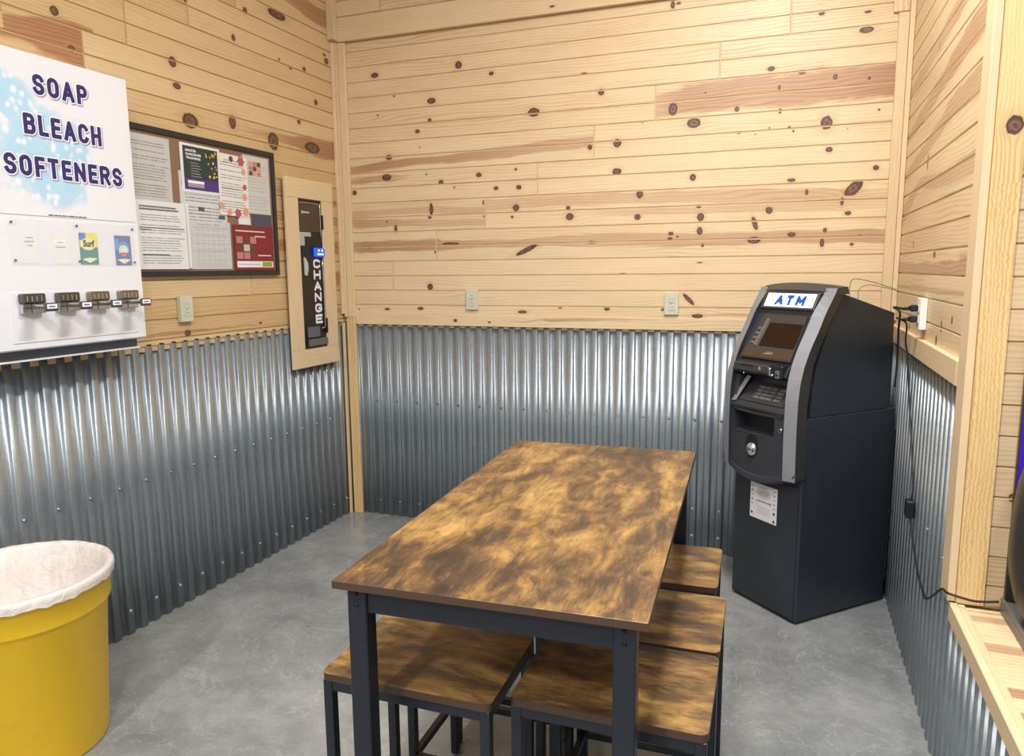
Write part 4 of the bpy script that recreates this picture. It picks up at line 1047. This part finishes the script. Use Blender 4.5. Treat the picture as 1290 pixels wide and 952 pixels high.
m.face([(Xl(-1.752), yc, Z(1.562)), (Xl(-1.721), yc, Z(1.546)), (Xl(-1.690), yc, Z(1.562)), (Xl(-1.721), yc, Z(1.566))], 'cream')
m.build('product_card', None, sd, label='blue detergent card with a pale burst')
mb = MB(); mb.box((Xl(-2.184), -DD-0.003, Z(1.282)), (Xl(-1.680), -DD-0.0003, Z(1.452)), 'enamel', 0.001); mb.build('coin_panel', None, sd)
for k, u in enumerate((-2.115, -1.985, -1.861, -1.730)):
    cx = Xl(u); m = MB()
    m.box((cx-0.041, -DD-0.030, Z(1.413)), (cx+0.041, -DD-0.003, Z(1.446)), ('dark_steel', 'dark_steel', 'bronze_steel', 'bronze_steel')[k], 0.004)
    mech = m.build('coin_mechanism', None, sd)
    for j in range(4): q = MB(); q.box((cx-0.029+j*0.017, -DD-0.0315, Z(1.420)), (cx-0.026+j*0.017, -DD-0.0298, Z(1.438)), 'chrome', 0.0006); q.build('coin_slot', None, mech)
    m = MB(); m.box((cx-0.040, -DD-0.024, Z(1.380)), (cx+0.040, -DD-0.003, Z(1.413)), 'steel', 0.002); m.box((cx-0.012, -DD-0.0245, Z(1.382)), (cx-0.009, -DD-0.0235, Z(1.411)), 'dark_steel'); m.build('lock_housing', None, mech)
    m = MB(); m.box((cx-0.022, -DD-0.098, Z(1.396)), (cx+0.022, -DD-0.024, Z(1.404)), 'dark_steel', 0.001)
    m.box((cx-0.019, -DD-0.094, Z(1.404)), (cx+0.019, -DD-0.05, Z(1.410)), 'steel', 0.001); sl = m.build('coin_slide', None, mech)
    m = MB(); m.box((cx-0.025, -DD-0.106, Z(1.388)), (cx+0.025, -DD-0.098, Z(1.416)), 'dark_steel', 0.003)
    m.box((cx-0.018, -DD-0.1068, Z(1.397)), (cx+0.018, -DD-0.1058, Z(1.412)), 'print_white'); quad(m, cx-0.012, Z(1.402), cx+0.010, Z(1.406), -DD-0.1072, 'atm_blue'); m.build('slide_handle', None, sl)
m = MB(); m.cyl((0.0, -0.09, Z(1.47)), (-0.012, -0.09, Z(1.47)), 0.010, 0.010, 'steel', 16); m.build('side_lock', None, sd)

# ------------------------------------------------------------------ bulletin board with its papers
BX0, BX1, BZ0, BZ1 = -1.560, -0.628, 1.494, 2.116
bb = thing('bulletin_board', 'black framed cork bulletin board covered in papers on the left wall', 'bulletin board', (0, BX0, BZ0), pi/2)
bw, bh, ft = BX1-BX0, BZ1-BZ0, 0.024
mb = MB(); mb.box((0.01, -0.012, 0.01), (bw-0.01, -0.001, bh-0.01), 'cork'); mb.build('cork_panel', None, bb)
for nm, lo, hi in (('top', (0, bh-ft), (bw, bh)), ('bottom', (0, 0), (bw, ft)), ('left', (0, ft), (ft, bh-ft)), ('right', (bw-ft, ft), (bw, bh-ft))):
    box('frame_rail', (lo[0], -0.022, lo[1]), (hi[0], -0.0012, hi[1]), 'frame_black', bb, 0.001)
def sheet(name, u0, u1, z0, z1, lay, mt, label, cat, tilt=0.0, extra=None, curl=0.0):
    """paper pinned on the board, lay = stacking depth; local origin at its lower left corner"""
    m = MB(); w, h = u1-u0, z1-z0; n = 8; y0 = -0.0016
    def yy(i, j):
        e = abs(i/n-0.5)*2
        return y0 - curl*(e**3)*(1-j/n)
    for i in range(n):
        for j in range(n):
            m.face([(w*i/n, yy(i, j), h*j/n), (w*(i+1)/n, yy(i+1, j), h*j/n), (w*(i+1)/n, yy(i+1, j+1), h*(j+1)/n), (w*i/n, yy(i, j+1), h*(j+1)/n)], mt)
    m.face([(0, -0.0002, 0), (0, -0.0002, h), (w, -0.0002, h), (w, -0.0002, 0)], mt)
    if extra: extra(m, w, h, y0-curl-0.0006)
    o = m.build(name, None, None); o.location = (0.0122+lay, u0, z0); o.rotation_euler = (0, tilt, pi/2)
    o.rotation_mode = 'XYZ'
    if tilt: o.rotation_euler = Matrix.Rotation(pi/2, 3, 'Z').to_4x4().to_euler(); o.matrix_world = Matrix.Translation(o.location) @ Matrix.Rotation(pi/2, 4, 'Z') @ Matrix.Rotation(tilt, 4, 'Y')
    tag(o, label, cat); return o
def heavy(lines):
    def f(m, w, h, y):
        for (a, b, z, t) in lines: quad(m, a*w, z*h-t/2, b*w, z*h+t/2, y, 'ink')
    return f
sheet('notice_sheet', -1.540, -1.317, 1.812, 2.078, 0.0, 'page_grey', 'grey typed sheet at the top left of the bulletin board', 'paper', 0.0)
sheet('notice_sheet', -1.275, -0.990, 1.725, 1.955, 0.0, 'page_cards', 'pale sheet of small adverts behind the green flyer on the board', 'paper', 0.0,
      lambda m, w, h, y: (quad(m, 0.36*w, 0.27*h, 0.49*w, 0.35*h, y, 'ink'), quad(m, 0.80*w, 0.14*h, 0.95*w, 0.22*h, y, 'ink'), quad(m, 0.04*w, 0.74*h, 0.08*w, 0.80*h, y, 'ink'), quad(m, 0.32*w, 0.20*h, 0.60*w, 0.215*h, y, 'ink_soft')))
sheet('notice_sheet', -0.860, -0.668, 1.800, 2.080, 0.0, 'page_pale', 'pale flyer with small reddish photos at the top right of the board', 'paper', 0.0,
      lambda m, w, h, y: [quad(m, 0.22*w+(k % 3)*0.16*w, 0.66*h+(k//3)*0.085*h, 0.36*w+(k % 3)*0.16*w, 0.735*h+(k//3)*0.085*h, y, ('food_dark', 'food_pink', 'leaf_orange')[(k*2+k//3) % 3]) for k in range(9)])
def garden(m, w, h, y):
    quad(m, 0.07*w, 0.06*h, 0.97*w, 0.95*h, y, 'dark_green'); quad(m, 0.07*w, 0.06*h, 0.97*w, 0.29*h, y-0.0003, 'purple')
    for i, s_ in enumerate(('MASTER', 'GARDENER', 'TRAINING')):
        text_into(m, s_, 0.13*w, (0.835-i*0.075)*h, (0.38, 0.50, 0.47)[i]*w+0.02*w, (0.885-i*0.075)*h, y-0.0006, 'print_white', 0.03)
    for i in range(6): quad(m, 0.24*w, (0.61-i*0.055)*h, (0.44+0.03*(i % 3))*w, (0.618-i*0.055)*h, y-0.0004, 'paper_grey')
    r_ = random.Random(3)
    for i in range(26):
        ellipse(m, r_.uniform(0.62, 0.92)*w, r_.uniform(0.34, 0.90)*h, r_.uniform(0.012, 0.03)*w, r_.uniform(0.012, 0.035)*h, y-0.0004-i*0.00002, ('flower_yellow', 'surf_pale', 'dark_green', 'flower_yellow')[i % 4], 10)
    quad(m, 0.15*w, 0.19*h, 0.55*w, 0.25*h, y-0.0006, 'print_white')
    for z in (0.155, 0.12): quad(m, 0.15*w, z*h, 0.55*w, z*h+0.004, y-0.0006, 'paper_grey')
sheet('garden_flyer', -1.262, -1.018, 1.866, 2.078, 0.0022, 'paper', 'dark green and purple flyer headed MASTER GARDENER TRAINING with yellow flowers', 'flyer', 0.0, garden)
def leafy(m, w, h, y):
    for i, (a, b, r_, c) in enumerate(((0.78, 0.92, 0.13, 'leaf_red'), (0.86, 0.75, 0.09, 'leaf_orange'), (0.88, 0.50, 0.08, 'leaf_red'), (0.86, 0.33, 0.10, 'leaf_orange'), (0.88, 0.09, 0.12, 'leaf_orange'), (0.60, 0.05, 0.12, 'leaf_red'), (0.30, 0.05, 0.09, 'leaf_orange'), (0.06, 0.15, 0.10, 'leaf_orange'), (0.44, 0.93, 0.08, 'food_dark'), (0.10, 0.92, 0.10, 'cream'))):
        for k in range(3): ellipse(m, a*w, b*h, r_*w, r_*0.45*w, y-0.0002-0.00003*k-0.0001*i, c, 12, rot=k*pi/3+i)
    for z, a, b in ((0.86, 0.16, 0.36), (0.44, 0.1, 0.68)): quad(m, a*w, z*h, b*w, z*h+0.003, y, 'ink')
sheet('leaf_menu', -1.038, -0.838, 1.780, 2.066, 0.0046, 'page_leaf', 'white printed sheet bordered with red and orange autumn leaves', 'paper', 0.012, leafy)
sheet('notice_sheet', -1.251, -1.235, 1.530, 1.815, 0.0026, 'paper', 'edge of a blank white sheet behind the typed notice on the board', 'paper')
sheet('notice_sheet', -1.232, -0.975, 1.526, 1.745, 0.0002, 'page_cal', 'grey calendar page headed September 2023 at the bottom middle of the board', 'calendar', 0.0,
      lambda m, w, h, y: (text_into(m, 'September  2023', 0.18*w, 0.895*h, 0.72*w, 0.945*h, y, 'ink_soft'),
                          [quad(m, (0.04+0.13*k)*w, 0.05*h, (0.04+0.13*k)*w+0.0008, 0.86*h, y, 'ink_soft') for k in range(8)], [quad(m, 0.04*w, (0.05+0.162*k)*h, 0.95*w, (0.05+0.162*k)*h+0.0008, y, 'ink_soft') for k in range(6)]))
sheet('typed_notice', -1.535, -1.256, 1.526, 1.812, 0.0048, 'page_white', 'bright white typed notice at the lower left of the board beside the soap cabinet', 'paper', 0.0,
      heavy([(0.10, 0.80, 0.915, 0.004), (0.10, 0.86, 0.875, 0.004), (0.08, 0.95, 0.605, 0.004), (0.08, 0.30, 0.575, 0.004), (0.10, 0.62, 0.215, 0.004)]))
sheet('business_card', -0.812, -0.672, 1.738, 1.798, 0.0024, 'slate_card', 'dark slate business card above the red flyer on the board', 'card')
sheet('business_card', -0.915, -0.830, 1.742, 1.782, 0.0020, 'paper', 'small white card between the leaf sheet and the red flyer', 'card')
def redf(m, w, h, y):
    for k in range(9):
        quad(m, (0.06+(k % 3)*0.17)*w, (0.25+(k//3)*0.175)*h, (0.21+(k % 3)*0.17)*w, (0.40+(k//3)*0.175)*h, y, ('food_pink', 'food_pink', 'food_dark', 'food_dark', 'paper_grey', 'food_dark', 'food_pink', 'food_dark', 'food_pink')[k])
    quad(m, 0.05*w, 0.06*h, 0.97*w, 0.20*h, y, 'print_white'); quad(m, 0.68*w, 0.075*h, 0.94*w, 0.185*h, y-0.0002, 'lime'); quad(m, 0.08*w, 0.115*h, 0.64*w, 0.14*h, y-0.0002, 'paper_grey')
    for a, b, z in ((0.05, 0.78, 0.86), (0.52, 0.80, 0.75), (0.58, 0.92, 0.32)): quad(m, a*w, z*h, b*w, z*h+0.006, y, 'paper_cream')
sheet('red_flyer', -0.960, -0.668, 1.521, 1.738, 0.0046, 'red_paper', 'dark red flyer with food photos at the lower right of the board', 'flyer', 0.0, redf)

# ------------------------------------------------------------------ change machine with its board surround
cm = thing('change_machine', 'tall narrow black coin changer lettered CHANGE, framed in pale pine boards', 'change machine', (0.0, -0.572, 0.98), pi/2)
cw, chh = 0.43, 1.03
yo = -0.038; yi = -0.022
for nm, lo, hi, ax, sdv in (('t', (0, 0.925), (cw, chh), 0, 51.0), ('b', (0, 0), (cw, 0.100), 0, 52.2), ('l', (0, 0.1005), (0.106, 0.9245), 2, 53.1), ('r', (0.322, 0.1005), (cw, 0.9245), 2, 54.7)):
    box('surround_board', (lo[0], yo, lo[1]), (hi[0], yi, hi[1]), 'frame_pine', cm, 0.0015, (ax, sdv), tint=0.8)
mb = MB(); mb.box((0.1065, -0.030, 0.1005), (0.3215, -0.0225, 0.9245), 'black_plastic'); mb.build('face_panel', None, cm)
mb = MB(); mb.box((0.118, -0.034, 0.748), (0.300, -0.0302, 0.900), 'atm_bronze', 0.002); dr = mb.build('upper_door', None, cm)
m = MB(); quad(m, 0.140, 0.849, 0.205, 0.857, -0.0344, 'paper_grey'); ellipse(m, 0.142, 0.853, 0.008, 0.009, -0.0346, 'paper_grey'); m.build('maker_mark', None, dr)
m = MB(); m.tube([(0.114, -0.033, 0.903), (0.20, -0.033, 0.905), (0.298, -0.033, 0.902), (0.306, -0.033, 0.885), (0.306, -0.033, 0.72)], 0.0035, 'steel', 6, 4); m.build('door_trim', None, cm)
m = MB(); m.tube([(0.308, -0.033, 0.60), (0.310, -0.035, 0.40), (0.308, -0.035, 0.225), (0.300, -0.035, 0.212), (0.270, -0.035, 0.208)], 0.004, 'steel', 6, 4); m.build('side_rail', None, cm)
m = MB(); m.box((0.110, -0.034, 0.722), (0.212, -0.0302, 0.745), 'paper_grey', 0.001); m.box((0.110, -0.034, 0.672), (0.152, -0.0302, 0.722), 'paper_grey', 0.001)
for k in range(6): quad(m, 0.114, 0.678+k*0.011, 0.148 if k < 4 else 0.205, 0.681+k*0.011, -0.0344, 'ink_soft')
m.build('instruction_plate', None, cm)
m = MB(); m.box((0.225, -0.048, 0.612), (0.320, -0.0302, 0.662), 'blue_led', 0.006)
for x in (0.252, 0.284): m.box((x, -0.0492, 0.642), (x+0.013, -0.0478, 0.653), 'led_white')
m.box((0.244, -0.0492, 0.622), (0.302, -0.0478, 0.632), 'led_white'); m.build('bill_acceptor', None, cm)
m = MB(); m.prism([(0.140, 0.61), (0.155, 0.60), (0.172, 0.575), (0.172, 0.54), (0.160, 0.508), (0.142, 0.512)], 1, -0.036, -0.0302, 'paper_grey'); m.build('side_plate', None, cm)
m = MB()
for i, ch in enumerate('CHANGE'): stroke_text(m, ch, 0.225, 0.548-i*0.0622, 0.290, 0.600-i*0.0622, -0.0308, 'print_white', 0.0135)
m.build('lettering', None, cm, label='white capitals stacked downwards reading CHANGE')
m = MB(); m.box((0.140, -0.042, 0.162), (0.248, -0.0302, 0.222), 'key_grey', 0.003); m.build('coin_cup', None, cm)
m = MB(); m.box((0.140, -0.050, 0.115), (0.312, -0.0302, 0.154), 'machine_grey', 0.004); m.build('cup_ledge', None, cm)
for lo, hi in (((0.310, -0.046, 0.18), (0.321, -0.0302, 0.265)), ((0.3085, -0.046, 0.766), (0.321, -0.0302, 0.845))):
    m = MB(); m.box(lo, hi, 'black_plastic', 0.002); m.build('hinge_block', None, cm)

# ------------------------------------------------------------------ wall outlets
def outlet(label, loc, rz, mt, back=0.0, plugged=False):
    t = thing('wall_outlet', label, 'outlet', loc, rz, None)
    m = MB(); m.box((-0.036, -0.006-back, -0.057), (0.036, -0.0005, 0.057), mt, 0.002); m.build('cover_plate', None, t)
    for s_ in (-1, 1):
        m = MB(); m.box((-0.016, -0.0085-back, s_*0.020-0.014), (0.016, -0.006-back, s_*0.020+0.014), mt, 0.002)
        for x in (-0.006, 0.006): m.box((x-0.001, -0.0088-back, s_*0.020-0.001), (x+0.001, -0.0084-back, s_*0.020+0.007), 'ink')
        m.build('receptacle', None, t)
    m = MB(); m.cyl((0, -0.006-back, 0), (0, -0.0075-back, 0), 0.003, 0.003, 'steel', 10); m.build('plate_screw', None, t)
    return t
outlet('almond wall outlet left of centre on the back wall', (0.853, -0.0005, 1.344), 0, 'outlet_almond', 0.010)
outlet('almond wall outlet on the back wall near the cash machine', (1.975, -0.0005, 1.329), 0, 'outlet_almond', 0.010)
outlet('almond wall outlet on the left wall below the bulletin board', (0.0005, -1.292, 1.350), pi/2, 'outlet_almond', 0.018)
RO = (W-0.0005, -0.815, 1.338)
outlet('white wall outlet on the right wall with two black plugs in it', RO, -pi/2, 'outlet_white', 0.018)
for k, (z, yy) in enumerate(((1.358, 0), (1.318, 0))):
    x0 = W-0.0005-0.0265
    m = MB()
    m.box((x0-0.026, RO[1]-0.013, z-0.012), (x0, RO[1]+0.013, z+0.012), 'rubber', 0.004)
    m.cyl((x0-0.026, RO[1], z), (x0-0.046, RO[1]+0.008, z-0.003), 0.008, 0.005, 'rubber', 12)
    p0 = Vector((x0-0.046, RO[1]+0.008, z-0.003))
    if k == 0: pts = [p0, p0+Vector((-0.02, 0.10, 0.0)), (W-0.045, -0.50, 1.325), (W-0.035, -0.42, 1.25), (W-0.03, -0.40, 1.15), (W-0.03, -0.385, 1.0)]
    else: pts = [p0, p0+Vector((-0.012, 0.06, 0.002)), (W-0.04, -0.66, 1.29), (W-0.035, -0.635, 1.22), (W-0.025, -0.64, 1.15), (W-0.012, -0.70, 0.95), (W-0.012, -0.82, 0.80), (W-0.012, -0.885, 0.70), (W-0.016, -0.895, 0.655)]
    m.tube(pts, 0.0045 if k == 0 else 0.0035, 'rubber', 8, 8)
    if k == 1:
        m.box((W-0.034, -0.920, 0.590), (W-0.006, -0.872, 0.655), 'rubber', 0.004)
        m.tube([(W-0.016, -0.90, 0.592), (W-0.012, -0.93, 0.545), (W-0.012, -1.03, 0.49), (W-0.012, -1.14, 0.45), (W-0.012, -1.22, 0.44), (W-0.020, -1.32, 0.455), (W-0.026, -1.45, 0.52), (W-0.024, -1.56, 0.590), (W-0.020, -1.625, 0.606), (W+0.03, -1.640, 0.600), (W+0.06, -1.640, 0.600), (W+0.098, -1.640, 0.606)], 0.0035, 'rubber', 8, 8)
    o = m.build('power_cord', None, None)
    tag(o, ('thick black power cord looping from the upper socket down behind the cash machine', 'thin black cord with an in-line block sagging along the right wall to the shelf')[k], 'cord')
m = MB()
m.tube([(W-0.012, -0.10, 1.405), (2.93, -0.16, 1.43), (2.86, -0.20, 1.45), (2.81, -0.20, 1.455), (2.80, -0.16, 1.42), (2.80, -0.19, 1.372)], 0.0016, 'grey_wire', 6, 8)
m.tube([(W-0.012, -0.11, 1.400), (2.95, -0.14, 1.415), (2.88, -0.15, 1.428), (2.84, -0.17, 1.41), (2.835, -0.19, 1.366)], 0.0014, 'grey_wire', 6, 8)
o = m.build('thin_wire', None, None); tag(o, 'thin grey wires curling above the top of the cash machine', 'wire')

# ------------------------------------------------------------------ black machine on the shelf, cut by the right edge
gm = thing('game_machine', 'black rounded machine with a violet screen standing on the plank shelf', 'machine', (3.105, -1.64, 0.5688))
q = MB(); q.box((0.015, -0.62, 0.0), (0.50, 0.022, 0.030), 'machine_grey', 0.002); q.box((0.015, -0.62, 0.030), (0.022, 0.022, 0.042), 'machine_grey', 0.001); q.build('base_tray', None, gm)
q = MB(); pr = [(0.0001, 0.031), (0.112, 0.031), (0.132, 0.055), (0.155, 0.100), (0.172, 0.170), (0.178, 0.240), (0.177, 0.320), (0.169, 0.400), (0.157, 0.460), (0.135, 0.520), (0.09, 0.570), (0.0001, 0.59)]
q.lathe(pr, (0.158, -0.155), 'machine_black', 64); q.build('drum', None, gm, weld=True)
q = MB(); q.box((0.026, 0.026, 0.031), (0.50, 0.044, 0.75), 'machine_black', 0.002); sc_ = q.build('screen_case', None, gm)
q = MB(); q.box((0.028, 0.022, 0.32), (0.48, 0.0255, 0.74), 'violet_screen', 0.001); q.build('screen', None, sc_)
